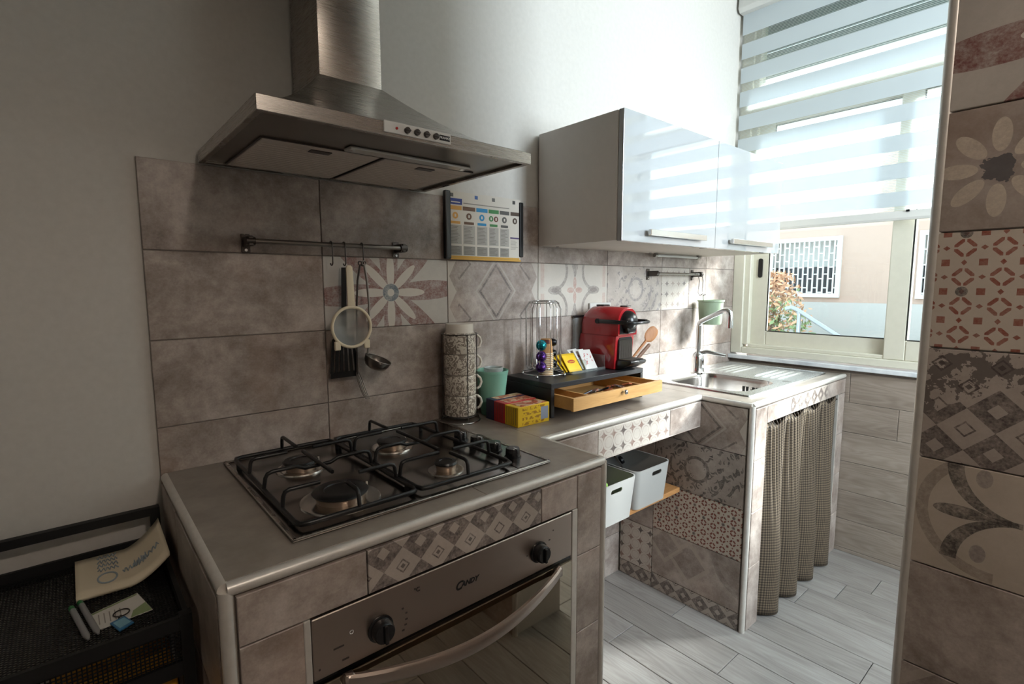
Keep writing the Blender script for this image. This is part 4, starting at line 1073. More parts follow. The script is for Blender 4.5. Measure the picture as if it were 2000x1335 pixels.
tp = thing('kitchen_tap','chrome single-lever swan-neck tap behind the sink bowl','tap',(2.155,-.088,ZS))
TX,TY = 2.165,-.105
m = MB(); m.lathe((TX,TY,ZS),[(.034,0),(.034,.004),(.031,.008),(.0295,.03),(.0280,.066),(.0265,.082),(.021,.092),(.013,.096)],28); obj('body', m, 'chrome', tp, smooth=35)
m = MB(); pts=[(TX,TY,ZS+.08),(TX,TY,ZS+.225)]
for a in (20,45,70): pts.append((TX-.001,TY-.030*(1-cos(radians(a))),ZS+.225+.030*sin(radians(a))))
pts += [(TX-.002,TY-.075,ZS+.281),(TX-.004,TY-.120,ZS+.302),(TX-.005,TY-.139,ZS+.304),(TX-.006,TY-.152,ZS+.294),(TX-.006,TY-.155,ZS+.278),(TX-.006,TY-.155,ZS+.245)]
m.tube(pts,[.0115]*2+[.0115]*3+[.0115,.012,.0125,.0135,.0140,.0138],16); obj('spout', m, 'chrome', tp, smooth=60)
m = MB(); m.cyl((TX-.006,TY-.155,ZS+.246),(TX-.006,TY-.155,ZS+.226),.0145,16); obj('aerator', m, 'chrome', tp, smooth=40)
m = MB(); m.tube([(TX+.005,TY-.008,ZS+.094),(TX+.02,TY-.035,ZS+.103),(TX+.05,TY-.085,ZS+.092),(TX+.062,TY-.108,ZS+.088)],[.012,.010,.0075,.006],10); m.ball((TX,TY,ZS+.088),.021,14,(1,1,.75)); obj('lever', m, 'chrome', tp, smooth=60)

# ------------------------------------------------------------------ curtain under the sink
cu = thing('sink_curtain','brown checked gathered curtain hiding the space under the sink','curtain',(2.2,-.565,.012))
def pleat(i_,t):
    """fold offset at width fraction i_ and height fraction t (0 top)"""
    small = .008*sin(i_*2*pi*30)*max(0,1-t*1.6)**1.5
    q = (i_*4.0+.05*sin(t*3))%1.0
    g_ = min(1,.10+1.3*t)
    big = (.085*(1-abs(2*q-1)**2.2)**.7-.040)*g_
    return small+big
NX,NZ = 300,30; m = MB(); vs=[];fs=[];UVs=[]
for k in range(NZ+1):
    t = k/NZ
    for i in range(NX+1):
        s_ = i/NX
        w0 = 1.842+.740*s_; seg = s_*4; b0 = int(min(3,seg)); q = seg-b0
        w1_ = 1.843+.735*s_+.012*sin(s_*2*pi*4+.6)
        e = min(1,t*1.5); e = e*e*(3-2*e)
        x = w0*(1-e)+w1_*e
        z = .786-.774*t+ (.010*sin(s_*2*pi*34+1) if k==0 else 0)
        y = -.575-pleat(s_,t)*1.0+(.012*t if False else 0)
        vs.append((x,y,z)); UVs.append((s_*1.25,t*.78))
for k in range(NZ):
    for i in range(NX): a=k*(NX+1)+i; fs.append((a,a+1,a+NX+2,a+NX+1))
q_ = m.faces(vs,fs)
uvl = m.bm.loops.layers.uv.new('UVMap'); m.bm.verts.index_update()
for f in m.bm.faces:
    for l in f.loops: l[uvl].uv = UVs[l.vert.index]
cl = obj('cloth', m, 'check_cloth', cu, smooth=80)
so = cl.modifiers.new('thickness','SOLIDIFY'); so.thickness = .0016
m = MB(); m.tube([(1.836,-.576,.776),(2.603,-.576,.776)],.0042,8); obj('curtain_wire', m, 'dark_steel', cu, smooth=50)

# ------------------------------------------------------------------ white baskets on the shelf
def basket(name,label,x0,x1,y0,y1,z0,h):
    t = thing(name,label,'basket',((x0+x1)/2,(y0+y1)/2,z0),'white baskets on the oak shelf')
    fl = .012; th=.0035
    def lp(s_,z,ins=0): return [(x,y,z) for x,y in rrect(x0+s_+ins,x1-s_-ins,y0-s_-ins,y1+s_+ins,.025,5)]
    m = MB()
    # outer and inner skins; the front has a grip slot cut by building it in pieces
    m.rings([lp(fl,z0),lp(0,z0+h)],cap=False); m.rings([lp(fl,z0+.003,th),lp(0,z0+h,th)],cap=False); m.rings([lp(0,z0+h),lp(0,z0+h,th)],cap=False)
    m.faces(lp(fl,z0),[tuple(range(len(lp(fl,z0))))]); m.faces(lp(fl,z0+.003,th),[tuple(range(len(lp(fl,z0))))])
    bmesh.ops.remove_doubles(m.bm, verts=m.bm.verts, dist=1e-5); bmesh.ops.recalc_face_normals(m.bm, faces=m.bm.faces)
    ob = obj('tub', m, 'basket_white', t)
    return t,ob
def slot(t,ob,xc,yf,zc,w_,h_,lean):
    m = MB(); n=8
    pl = [(xc+(w_-h_)*(1 if cos(a)>0 else -1)+h_*cos(a), zc+h_*sin(a)) for a in [2*pi*(i+.5)/(2*n) for i in range(2*n)]]
    m.prism(pl,1,yf-.02,yf+.02); c = obj('grip_cutter', m, 'white_plastic', None)
    b = ob.modifiers.new('slot','BOOLEAN'); b.object = c; b.operation='DIFFERENCE'; b.solver='EXACT'
    dg = bpy.context.evaluated_depsgraph_get(); me = bpy.data.meshes.new_from_object(ob.evaluated_get(dg)); ob.modifiers.clear(); ob.data = me
    for p in me.polygons: p.use_smooth = True
    me.set_sharp_from_angle(angle=radians(35))
    bpy.data.objects.remove(c)
YB = -.335
bt,bo_ = basket('storage_basket','white plastic basket holding a pan lid, nearer the sink block',1.375,1.592,-.03,YB,.4965,.150)
slot(bt,bo_,1.5,YB,.618,.030,.0085,0)
bt2,bo2 = basket('storage_basket','white plastic basket with green packaging, half hidden by the stove block',1.140,1.362,-.03,YB-.012,.4965,.150)
slot(bt2,bo2,1.245,YB-.012,.618,.030,.0085,0)
pl_ = thing('pan_lid','steel pan lid with a black knob standing in the white basket','lid',(1.44,-.17,.51))
m = MB(); m.lathe((1.452,-.165,.612),[(.082,0),(.084,.004),(.082,.006),(.06,.015),(.015,.020),(.0005,.020)],32,(.82,-.35,.45)); obj('dome', m, 'dull_steel', pl_, smooth=35)
ax = Vector((.82,-.35,.45)).normalized(); p0 = Vector((1.452,-.165,.612))+ax*.020
m = MB(); m.lathe(p0,[(.007,0),(.007,.010),(.017,.014),(.017,.024),(.010,.028)],16,ax); obj('knob', m, 'black_plastic', pl_, smooth=40)
gp = thing('green_packet','green packet showing inside the half hidden white basket','packet',(1.215,-.27,.5005))
m = MB(); m.box((1.165,-.295,.503),(1.268,-.225,.628),.012,3); obj('pouch', m, 'green_veg', gp, smooth=60)

# ------------------------------------------------------------------ stacked mugs in a wire rack
MC = (.798,-.066)
mr = thing('mug_rack','wire mug rack with a ring foot beside the hob','rack',(MC[0],MC[1],ZC))
m = MB(); m.ring((MC[0],MC[1],ZC+.003),.062,.0024,40,8); obj('foot_ring', m, 'chrome', mr, smooth=60)
m = MB()
for a in (-100,-20,150): 
    ca,sa = cos(radians(a)),sin(radians(a)); m.tube([(MC[0]+.062*ca,MC[1]+.062*sa,ZC+.003),(MC[0]+.0555*ca,MC[1]+.0555*sa,ZC+.02),(MC[0]+.0555*ca,MC[1]+.0555*sa,ZC+.278)],.0015,6)
m.ring((MC[0],MC[1],ZC+.278),.0555,.0015,36,6); m.ring((MC[0],MC[1],ZC+.020),.0555,.0018,36,6); m.tube([(MC[0]-.055,MC[1],ZC+.020),(MC[0]+.055,MC[1],ZC+.020)],.0015,6); m.tube([(MC[0],MC[1]-.055,ZC+.020),(MC[0],MC[1]+.055,ZC+.020)],.0015,6)
obj('wire_frame', m, 'dark_steel', mr, smooth=60)
mh = .0655
def mug(k,label):
    z = ZC+.0225+k*mh; t = thing('mug',label,'mug',(MC[0],MC[1],z),'mugs stacked in the wire rack')
    m = MB(); m.lathe((MC[0],MC[1],z),[(.0455,.010),(.0455,.001),(.0495,0),(.0502,.004),(.0500,.056),(.0480,.0615),(.0455,.0632)],36,cap=True); obj('body', m, 'mug_print', t, smooth=40)
    h_ = .028 if k==3 else .012
    m = MB(); m.lathe((MC[0],MC[1],z+.0630),[(.0455,0),(.0440,h_*.2) if k==3 else (.045,.0005),(.0440,h_*.9) if k==3 else (.0445,.002),(.0425,h_) if k==3 else (.043,.0024),(.0005,h_-.002 if k==3 else .0023)],36); obj('foot', m, 'white_ceramic', t, smooth=40)
    m = MB(); a = radians(-12); ca,sa = cos(a),sin(a)
    pts = [(MC[0]+(.049+r)*ca,MC[1]+(.049+r)*sa,z+zz) for r,zz in ((-.002,.054),(.010,.053),(.0215,.043),(.025,.030),(.020,.016),(.011,.010),(-.001,.011))]
    m.tube(pts,.0042,8); obj('handle', m, 'white_ceramic', t, smooth=60)
for k,l in enumerate(('lowest of the four upside down scroll patterned mugs in the wire rack','scroll patterned mug upside down in the rack, second from the bottom','scroll patterned mug upside down in the rack, third from the bottom','topmost scroll patterned mug in the rack, its white foot showing')): mug(k,l)

# ------------------------------------------------------------------ mint tumbler with clear cups
mc = thing('mint_container','ribbed mint green plastic tumbler behind the tea cartons','container',(.932,-.0585,ZC))
m = MB(); pr=[(.0005,0),(.036,0)]
for i in range(22):
    r_ = .037+.0165*i/21; z_ = .006+.132*i/21; pr += [(r_,z_),(r_+.0009,z_+.003)]
pr += [(.0555,.140),(.0555,.148),(.0540,.148),(.0520,.14),(.035,.006),(.0005,.005)]
m.lathe((.932,-.0585,ZC),pr,40,cap=False); obj('body', m, 'mint_plastic', mc, smooth=25)
cs = thing('clear_cup_sleeve','bundle of translucent plastic cups standing in the mint tumbler','cups',(.936,-.062,ZC+.006))
m = MB(); m.lathe((.936,-.062,ZC+.007),[(.0005,0),(.022,0),(.030,.142),(.0325,.148),(.031,.150),(.028,.145)],28,cap=False)
for i in range(5): m.ring((.936,-.062,ZC+.151+i*.0022-.006),.0315,.001,28,6)
obj('cups', m, 'clear_plastic', cs, smooth=40)

# ------------------------------------------------------------------ tea cartons
def tea(name,label,y0,y1,h,mt,top_,txt,x1=1.008):
    t = thing('tea_carton',label,'carton',((.875+x1)/2,(y0+y1)/2,ZC),'tea cartons beside the black stand')
    m = MB(); m.box((.875,y0,ZC),(x1,y1,ZC+h),.0012)
    b = obj('box', MB_center(m,(.9415,(y0+y1)/2,ZC+h/2)), mt, t, local=True); b.location = Vector((.9415,(y0+y1)/2,ZC+h/2))-t.location
    box('lid_print',(.889,y0-.003,ZC+h),(x1-.004,y1+.003,ZC+h+.0006),top_,b) if False else None
    m = MB(); m.box((.892,y0-.004,ZC+h+.0001),(x1-.006,y1+.004,ZC+h+.0007)); o = obj('lid_print', m, top_, None); o.data.transform(Matrix.Translation(-t.location)); o.parent = t
    m = MB()
    for k in range(5): yy=y0+(y1-y0)*(k+1)/6; m.box((.8744,yy-.0006,ZC+.006),(.8751,yy+.0006,ZC+h-.004))
    o = obj('side_ribs', m, 'dim_ink', None); o.data.transform(Matrix.Translation(-t.location)); o.parent = t
    return t
def MB_center(m,c):
    bmesh.ops.translate(m.bm, vec=-Vector(c), verts=m.bm.verts); return m
tea('tea_carton','dark blue tea carton at the back of the row of three',-.0995,-.1400,.066,'carton_blue','carton_top','')
tea('tea_carton','red tea carton in the middle of the row of three',-.1405,-.1935,.064,'carton_red','carton_top','')
tc_ = tea('tea_carton','yellow tea carton at the front of the row of three',-.1940,-.2560,.0615,'carton_yellow','carton_top','')

# ------------------------------------------------------------------ coffee stand
stn = thing('coffee_stand','black board coffee stand with a bamboo drawer pulled out','organizer',(1.28,-.12,ZC))
A0,A1,AZ = 1.032,1.528,1.0
m = MB(); m.box((A0,-.012,AZ-.0175),(A1,-.240,AZ),.0012); obj('top_board', m, 'matt_black_board', stn)
for x0,x1 in ((A0,A0+.015),(A1-.015,A1)): box('side_board',(x0,-.012,ZC),(x1,-.240,AZ-.0178),'matt_black_board',stn,.001)
box('back_board',(A0+.0155,-.012,ZC),(A1-.0155,-.020,AZ-.0178),'matt_black_board',stn); 
DZ0,DZ1,DY0,DY1 = .924,.966,-.085,-.330
m = MB(); m.box((A0+.008,DY1,DZ0),(A1-.006,DY1+.011,DZ1),.0008); m.box((A0+.0165,DY1+.011,DZ0),(A0+.026,DY0,DZ1-.002)); m.box((A1-.026,DY1+.011,DZ0),(A1-.0165,DY0,DZ1-.002)); m.box((A0+.026,DY0-.008,DZ0),(A1-.026,DY0,DZ1-.002)); m.box((A0+.026,DY1+.011,DZ0),(A1-.026,DY0-.008,DZ0+.005))
dwr = obj('drawer', m, 'bamboo', stn)
for x in (A0+.095,A1-.115): box('divider',(x,DY1+.0115,DZ0+.005),(x+.007,DY0-.0085,DZ1-.004),'bamboo',dwr)
m = MB(); m.lathe((1.285,DY1,.956),[(.004,0),(.003,-.006),(.007,-.011),(.0085,-.016),(.006,-.020),(.0005,-.021)],16,(0,1,0)); obj('knob', m, 'chrome', dwr, smooth=50)
# sachets in the drawer
SORD = 'leftmost,second from the left,third from the left,fourth from the left,fifth from the left,sixth from the left,seventh from the left,sixth from the right,fifth from the right,fourth from the right,third from the right,second from the right,rightmost'.split(',')
for i in range(13):
    x = 1.150+.0205*i; y = -.280+.016*((i*5)%3-1); z = DZ0+.024+.007*((i*7)%3)
    t = thing('sugar_sachet','small mixed sachet lying in the bamboo drawer, '+SORD[i],'sachet',(x,y,z),'sachets in the bamboo drawer')
    m = MB(); m.box((-.021,-.014,-.0025),(.021,.014,.0025),.0012); o = obj('packet', m, ('sachet_mixed','capsule_black','sachet_mixed','sachet_brown')[i%4], t, local=True); t.rotation_euler = (random.uniform(-.45,.2),random.uniform(-.3,.3),random.uniform(-1,1))

# capsule rack with capsules and a stack of paper cups
RC = (1.128,-.103)
cr_ = thing('capsule_rack','chrome wire capsule carousel on the black stand','rack',(RC[0],RC[1],AZ))
m = MB(); m.ring((RC[0],RC[1],AZ+.011),.076,.0021,40,8); obj('base_ring', m, 'chrome', cr_, smooth=60)
for a in range(30,390,90):
    m = MB(); ca,sa = cos(radians(a)),sin(radians(a)); m.ball((RC[0]+.076*ca,RC[1]+.076*sa,AZ+.006),.006,10)
    m.tube([(RC[0]+.030*ca,RC[1]+.030*sa,AZ+.024),(RC[0]+.076*ca,RC[1]+.076*sa,AZ+.011)],.0018,6); obj('foot', m, 'chrome', cr_, smooth=60)
m = MB()
for a in range(0,360,60):
    for d in (-17,17):
        b = radians(a+d-8); R1 = .062
        P = lambda r,z: (RC[0]+r*cos(b),RC[1]+r*sin(b),AZ+z)
        m.tube([P(.045,.030),P(.058,.028),P(R1,.038),P(R1,.235),P(.05,.258),P(.040,.262)],.0013,6)
    b0,b1=radians(a-25),radians(a+9); 
m.ring((RC[0],RC[1],AZ+.262),.043,.0016,32,6); m.ring((RC[0],RC[1],AZ+.255),.055,.0013,32,6); m.ring((RC[0],RC[1],AZ+.030),.046,.0016,32,6)
obj('wire_column', m, 'chrome', cr_, smooth=60)
def capsule(label,c,d,mt):
    t = thing('coffee_capsule',label,'capsule',c,'capsules in the chrome carousel'); d = Vector(d).normalized()
    m = MB(); m.lathe((0,0,0),[(.0185,0),(.0185,.0012),(.0150,.0018),(.0146,.006),(.0125,.016),(.0085,.022),(.0005,.0245)],24,d); obj('shell', m, mt, t, local=True, smooth=40)
    m = MB(); m.lathe((0,0,0),[(.0178,-.0006),(.0178,.0002)],24,d); obj('foil', m, 'dull_steel', t, local=True)
dL = (-.50,-.86,0)
for z,mt,l in ((AZ+.112,'capsule_teal','teal coffee capsule at the top of the left column'),(AZ+.073,'capsule_purple','purple coffee capsule below the teal one'),(AZ+.035+.002,'capsule_purple','purple coffee capsule, lowest in the left column')):
    capsule(l,(1.0905,-.132,z),dL,mt)
for z,l in ((AZ+.112,'black coffee capsule at the top of the right column'),(AZ+.073,'black coffee capsule in the middle of the right column'),(AZ+.037,'black coffee capsule, lowest in the right column')):
    capsule(l,(1.178,-.088,z),(.75,-.6,.0),'capsule_black')
PCX,PCY = 1.133,-.112
ORD = 'lowest first,second,third,fourth,fifth,sixth,seventh,eighth,ninth,tenth,eleventh,twelfth'.split(',')
for i in range(13):
    z = AZ+.0012+i*.0064; t = thing('paper_cup','kraft paper cup with a cream rim, %s from the bottom of the stack'%ORD[i] if i<12 else 'topmost kraft paper cup of the stack, with a maroon mark',"cup",(PCX,PCY,z),'paper cups stacked in the carousel')
    m = MB(); m.lathe((PCX,PCY,z),[(.0245,.0015),(.0185,.052),(.0165,.0525),(.0005,.0512)],24,cap=False); obj('wall', m, 'kraft', t, smooth=40)
    m = MB(); m.ring((PCX,PCY,z+.0018),.0245,.0019,24,6); obj('rim', m, 'paper_cream', t, smooth=60)
    if i==12:
        m = MB(); vs=[]; 
        for k in range(7):
            a = radians(-150+k*9)
            for zz,rr in ((.036,.0208),(.050,.0192)): vs.append((PCX+rr*cos(a),PCY+rr*sin(a),z+zz))
        m.faces(vs,[(2*k,2*k+2,2*k+3,2*k+1) for k in range(6)]); obj('mark', m, 'label_maroon', t)

# acrylic tray with tea bags and sugar sachets
at = thing('acrylic_tray','clear acrylic tray of tea bags and sugar beside the red coffee machine','tray',(1.28,-.11,AZ))
m = MB(); m.box((1.2065,-.045,AZ+.0005),(1.388,-.170,AZ+.004)); m.box((1.2065,-.167,AZ+.004),(1.388,-.170,AZ+.012)); m.box((1.385,-.045,AZ+.004),(1.388,-.167,AZ+.055)); m.box((1.283,-.06,AZ+.004),(1.286,-.166,AZ+.045)); m.box((1.2065,-.045,AZ+.004),(1.385,-.048,AZ+.05)); obj('body', m, 'acrylic', at)
def card(name,label,cat,x,y,z,mt,grp,rx=-38,rz=0,w_=.064,h_=.078,th=.0035):
    t = thing(name,label,cat,(x,y,z),grp); t.rotation_euler = (radians(90+rx),0,radians(rz))
    m = MB(); m.box((-w_/2,0,-th/2),(w_/2,h_,th/2),.0012); bmesh.ops.translate(m.bm, vec=(0,-h_/2,0), verts=m.bm.verts)
    o = obj('packet', m, mt, t, local=True); o.location = (0,h_/2,0); return t
yl = []
for i,l in enumerate(('front yellow tea bag with a red oval logo in the acrylic tray','middle yellow tea bag in the acrylic tray','rear yellow tea bag in the acrylic tray')):
    t = card('tea_bag',l,'tea bag',1.2455-.006*i,-.152+.012*i,AZ+.006,'sachet_yellow','yellow tea bags in the acrylic tray',-40-3*i,-4+5*i)
    yl.append(t)
t = yl[0]
m = MB(); m.lathe((0,0,0),[(.0175,0),(.0175,.0006)],24); bmesh.ops.scale(m.bm, vec=(1,.42,1), verts=m.bm.verts); o = obj('logo_oval', m, ink('a3231f'), t, local=True); o.location = (0,.042,.0018)
def text_local(name,s,size,mat,parent,loc):
    c = bpy.data.curves.new('t','FONT'); c.body=s; c.size=size; c.extrude=.0001; c.align_x='CENTER'; c.align_y='CENTER'
    o = bpy.data.objects.new('t',c); COL.objects.link(o); dg = bpy.context.evaluated_depsgraph_get(); me = bpy.data.meshes.new_from_object(o.evaluated_get(dg)); bpy.data.objects.remove(o)
    me.materials.clear(); me.materials.append(MAT[mat]); o = bpy.data.objects.new(name,me); COL.objects.link(o); o.parent=parent; o.location=loc; return o
text_local('logo_lettering','Lipton',.0105,ink('e8c63a'),t,(0,.042,.0026))
for i,l in enumerate(('front white sugar sachet with red print in the acrylic tray','middle white sugar sachet in the acrylic tray','rear white sugar sachet in the acrylic tray')):
    card('sugar_packet',l,'sachet',1.334-.006*i,-.150+.014*i,AZ+.006,'sachet_white','white sachets in the acrylic tray',-36-3*i,-8+7*i,.058,.082+.004*i)

# red coffee machine
cm = thing('coffee_machine','red capsule coffee machine with black head and drip tray on the black stand','coffee machine',(1.456,-.13,AZ))
M0,M1 = 1.400,1.514; MX=(M0+M1)/2; HW=(M1-M0)/2
def arch(y,zt_,hw,zb,n=14,rad=.045):
    p=[(MX-hw,y,zb)]
    for k in range(n+1):
        a = pi-pi*k/n; r_=min(rad,hw)
        cx_ = MX+(-(hw-r_) if a>pi/2 else (hw-r_)); p.append((cx_+r_*cos(a),y,zt_-r_+r_*sin(a)))
    p.append((MX+hw,y,zb)); return p
m = MB(); m.rings([arch(y,zt_,hw,zb,rad=rd) for y,zt_,hw,zb,rd in ((-.2145,1.226,HW-.004,1.128,.045),(-.2165,1.230,HW-.001,1.128,.047),(-.2125,1.2325,HW,1.128,.047),(-.10,1.2365,HW,1.128,.047),(-.07,1.2345,HW,1.128,.045),(-.048,1.222,HW-.001,1.128,.04),(-.038,1.203,HW-.003,1.128,.036),(-.035,1.180,HW-.005,1.128,.03))])
sh_ = obj('head_shell', m, 'red_gloss', cm, smooth=40)
m = MB()
lower = [(-.199,AZ+.001),(-.2045,AZ+.10),(-.207,1.1285),(-.030,1.1285),(-.024,1.10),(-.024,AZ+.001)]
m.prism(lower,0,M0+.002,M1-.002,.004); obj('lower_body', m, 'red_gloss', cm, smooth=35)
m = MB(); m.rings([arch(y,zt_,hw,zb,rad=rd) for y,zt_,hw,zb,rd in ((-.214,1.216,HW-.0115,1.134,.043),(-.2172,1.216,HW-.0115,1.134,.043))])
m.lathe((MX,-.214,1.181),[(.041,0),(.039,-.012),(.030,-.026),(.020,-.034),(.008,-.038),(.0005,-.0385)],24,(0,1,0)); obj('head', m, 'black_plastic', cm, smooth=40)
m = MB(); m.prism([(MX-.030,1.158),(MX+.030,1.158),(MX+.022,1.137),(MX-.022,1.137)],1,-.216,-.238,.004); obj('spout_block', m, 'black_plastic', cm, smooth=40)
m = MB()
for sx in (-1,1): 
    m.box((MX+sx*(HW+.001),-.118,1.1725),(MX+sx*(HW+.0075),-.262,1.1875),.003,2); m.cyl((MX+sx*(HW+.001),-.122,1.180),(MX+sx*(HW+.0085),-.122,1.180),.0095,16)
m.tube([(MX-HW-.004,-.255,1.180),(MX-HW+.004,-.272,1.1795),(MX-HW*.55,-.280,1.179),(MX+HW*.55,-.280,1.179),(MX+HW-.004,-.272,1.1795),(MX+HW+.004,-.255,1.180)],.006,8); obj('lever', m, 'black_plastic', cm, smooth=50)
m = MB(); m.prism([(MX-.043,AZ+.036),(MX+.043,AZ+.036),(MX+.043,1.110),(MX+.034,1.121),(MX-.034,1.121),(MX-.043,1.110)],1,-.2005,-.2085); gr_ = obj('front_panel', m, 'black_plastic', cm)
m = MB()
for i in range(13): x=MX-.038+.0063*i; m.box((x-.0016,-.2085,AZ+.040),(x+.0016,-.2115,1.112),.0006)
obj('grille_ribs', m, 'dull_steel', gr_)
m = MB(); m.prism([(-.199,AZ+.001),(-.199,AZ+.037),(-.268,AZ+.040),(-.272,AZ+.034),(-.268,AZ+.026),(-.228,AZ+.006),(-.215,AZ+.001)],0,MX-.046,MX+.046,.003); dt = obj('drip_tray', m, 'black_plastic', cm, smooth=35)
m = MB()
for i in range(9): x=MX-.036+.009*i; m.box((x-.0025,-.212,AZ+.0395),(x+.0025,-.262,AZ+.0425))
obj('drip_grid', m, 'dark_steel', dt)
m = MB(); m.box((MX-.016,-.075,1.2345),(MX+.022,-.115,1.2405),.003,2); m.box((MX+.01,-.170,1.2335),(MX+.045,-.205,1.2385) if False else (MX+.036,-.205,1.2385),.003,2); obj('buttons', m, 'black_plastic', cm)
m = MB(); m.box((M0-.018,-.007,1.01),(M1-.02,-.0225,1.188),.004,2); obj('water_tank', m, 'tank_plastic', cm)
m = MB(); m.box((M0-.020,-.006,1.1885),(M1-.018,-.0235,1.197),.002); obj('tank_lid', m, 'black_plastic', cm)
so_ = thing('wall_socket','white double wall socket on the tiles behind the coffee machine','socket',(1.545,-.001,1.19))
m = MB(); m.box((1.48,-.001,1.150),(1.612,-.012,1.243),.003,2); obj('plate', m, 'white_plastic', so_)
for x in (1.515,1.575): m=MB(); m.box((x-.02,-.012,1.175),(x+.02,-.014,1.218),.0015); obj('outlet', m, 'white_print', so_)
# wooden spoons in a jar behind the machine
jr = thing('utensil_jar','small dark jar behind the coffee machine that holds the wooden utensils','jar',(1.585,-.055,ZC))
m = MB(); m.lathe((1.585,-.055,ZC),[(.0005,0),(.024,0),(.026,.004),(.026,.100),(.0245,.100),(.0235,.006),(.0005,.004)],28,cap=False); obj('body', m, 'black_plastic', jr, smooth=40)
ws = thing('wooden_spoon','brown wooden spoon leaning out of the jar behind the coffee machine','spoon',(1.60,-.06,ZC+.03))
a_,b_ = Vector((1.578,-.050,ZC+.012)),Vector((1.815,-.100,1.128)); d_=(b_-a_).normalized()
m = MB(); m.tube([a_,a_+d_*.15,b_-d_*.075],[.0045,.005,.006],8)
e = d_; sdir = e.cross(Vector((.55,.83,0))).normalized(); nn = sdir.cross(e).normalized(); L=.078; ce = b_-d_*.040
rs_=[]
for k in range(11):
    t_ = k/10; rw = .0225*(max(0,1-abs(2*t_-1.08)**2.3))**.5+.004; p_ = ce+e*(L*(t_-.5)); th_=.0038
    rs_.append([p_+sdir*rw*cos(q)+nn*th_*sin(q) for q in [2*pi*i/12 for i in range(12)]])
m.rings(rs_); obj('spoon', m, 'spoon_wood', ws, smooth=60)
wf = thing('wooden_spatula','short dark wooden utensil leaning beside the wooden spoon','spatula',(1.60,-.06,ZC+.03))
a_,b_ = Vector((1.588,-.062,ZC+.012)),Vector((1.760,-.108,1.062)); d_=(b_-a_).normalized(); sdir=d_.cross(Vector((.55,.83,0))).normalized(); nn=sdir.cross(d_).normalized()
m = MB(); rs_=[]
for t_,rw in ((0,.005),(.6,.006),(.72,.008),(.98,.008),(1,.005)):
    p_=a_+(b_-a_)*t_; rs_.append([p_+sdir*rw*cos(q)+nn*.004*sin(q) for q in [2*pi*i/10 for i in range(10)]])
m.rings(rs_); obj('blade', m, 'dark_wood', wf, smooth=60)

# ------------------------------------------------------------------ black mesh trolley at the left
tr = thing('mesh_trolley','black metal mesh trolley standing against the stove block','trolley',(-.25,-.22,0))
TX0,TX1,TY0,TY1 = -.52,-.006,-.022,-.415
m = MB()
def bar(a,b): m.box(a,b,.0015)
for x in (TX0,TX1-.018):
    m.box((x,TY0,0.05),(x+.018,TY0-.018,.826)); m.box((x,TY1,0.05),(x+.018,TY1+.018,.764))
m.box((TX0+.018,TY0,.808),(TX1-.018,TY0-.016,.826))
obj('frame', m, 'black_metal', tr)
def tier(z,par):
    t = MB(); f=.012
    for a,b in (((TX0+.018,TY0-.002,z-.014),(TX1-.018,TY0-.010,z+.020)),((TX0+.018,TY1+.010,z+.0),(TX1-.018,TY1+.002,z+.023)),((TX0+.002,TY0-.018,z-.014),(TX0+.010,TY1+.018,z+.018)),((TX1-.010,TY0-.018,z-.014),(TX1-.002,TY1+.018,z+.018)),
        ((TX0+.018,TY1+.010,z-.082),(TX1-.018,TY1+.002,z-.056)),((TX0+.010,TY0-.010,z-.004),(TX1-.010,TY0-.024,z-.001)),((TX1-.010,TY0-.018,z-.004),(TX1-.045,TY1+.018,z-.0015))): t.box(a,b)
    r = obj('tier', t, 'black_metal', par)
    q = MB(); p = .0066; x0,x1,y0,y1 = TX0+.010,TX1-.010,TY1+.010,TY0-.010; L = x1-x0; Hh = y1-y0
    def strip(p0,p1,w_=.0009):
        d=Vector((p1[0]-p0[0],p1[1]-p0[1],0)); 
        if d.length<1e-4: return
        n_=Vector((-d.y,d.x,0)).normalized()*w_; a=Vector((p0[0],p0[1],z)); b=Vector((p1[0],p1[1],z)); hh=Vector((0,0,.0008))
        q.faces([a-n_,b-n_,b+n_,a+n_,a-n_-hh,b-n_-hh,b+n_-hh,a+n_-hh],[(0,1,2,3),(7,6,5,4),(0,4,5,1),(1,5,6,2),(2,6,7,3),(3,7,4,0)])
    k = .62
    c = y0-k*x1
    while c < y1-k*x0:
        xa=max(x0,(y0-c)/k); xb=min(x1,(y1-c)/k)
        if xb>xa: strip((xa,k*xa+c),(xb,k*xb+c))
        c += p
    c = y0+k*x0
    while c < y1+k*x1:
        xa=max(x0,(c-y1)/k); xb=min(x1,(c-y0)/k)
        if xb>xa: strip((xa,c-k*xa),(xb,c-k*xb))
        c += p
    # front mesh panel
    zz0,zz1 = z-.058,z+.002
    n_=int(L/.006)
    for i in range(n_): 
        xx=x0+L*i/n_; q.box((xx,TY1+.005,zz0),(xx+.0022,TY1+.0062,zz1))
    for i in range(10): zc_=zz0+(zz1-zz0)*i/10; q.box((x0,TY1+.005,zc_),(x1,TY1+.0062,zc_+.0020))
    obj('mesh', q, 'black_metal', r, kind='stuff')
for z in (.738,.47,.19): tier(z,tr)
m = MB()
for x in (TX0+.009,TX1-.012):
    for y in (TY0-.009,TY1+.009): m.cyl((x-.008,y,.025),(x+.008,y,.025),.025,14); m.box((x-.010,y-.006,.02),(x+.010,y+.006,.055))
obj('caster', m, 'rubber_black', tr, smooth=40)
ZT = .7395
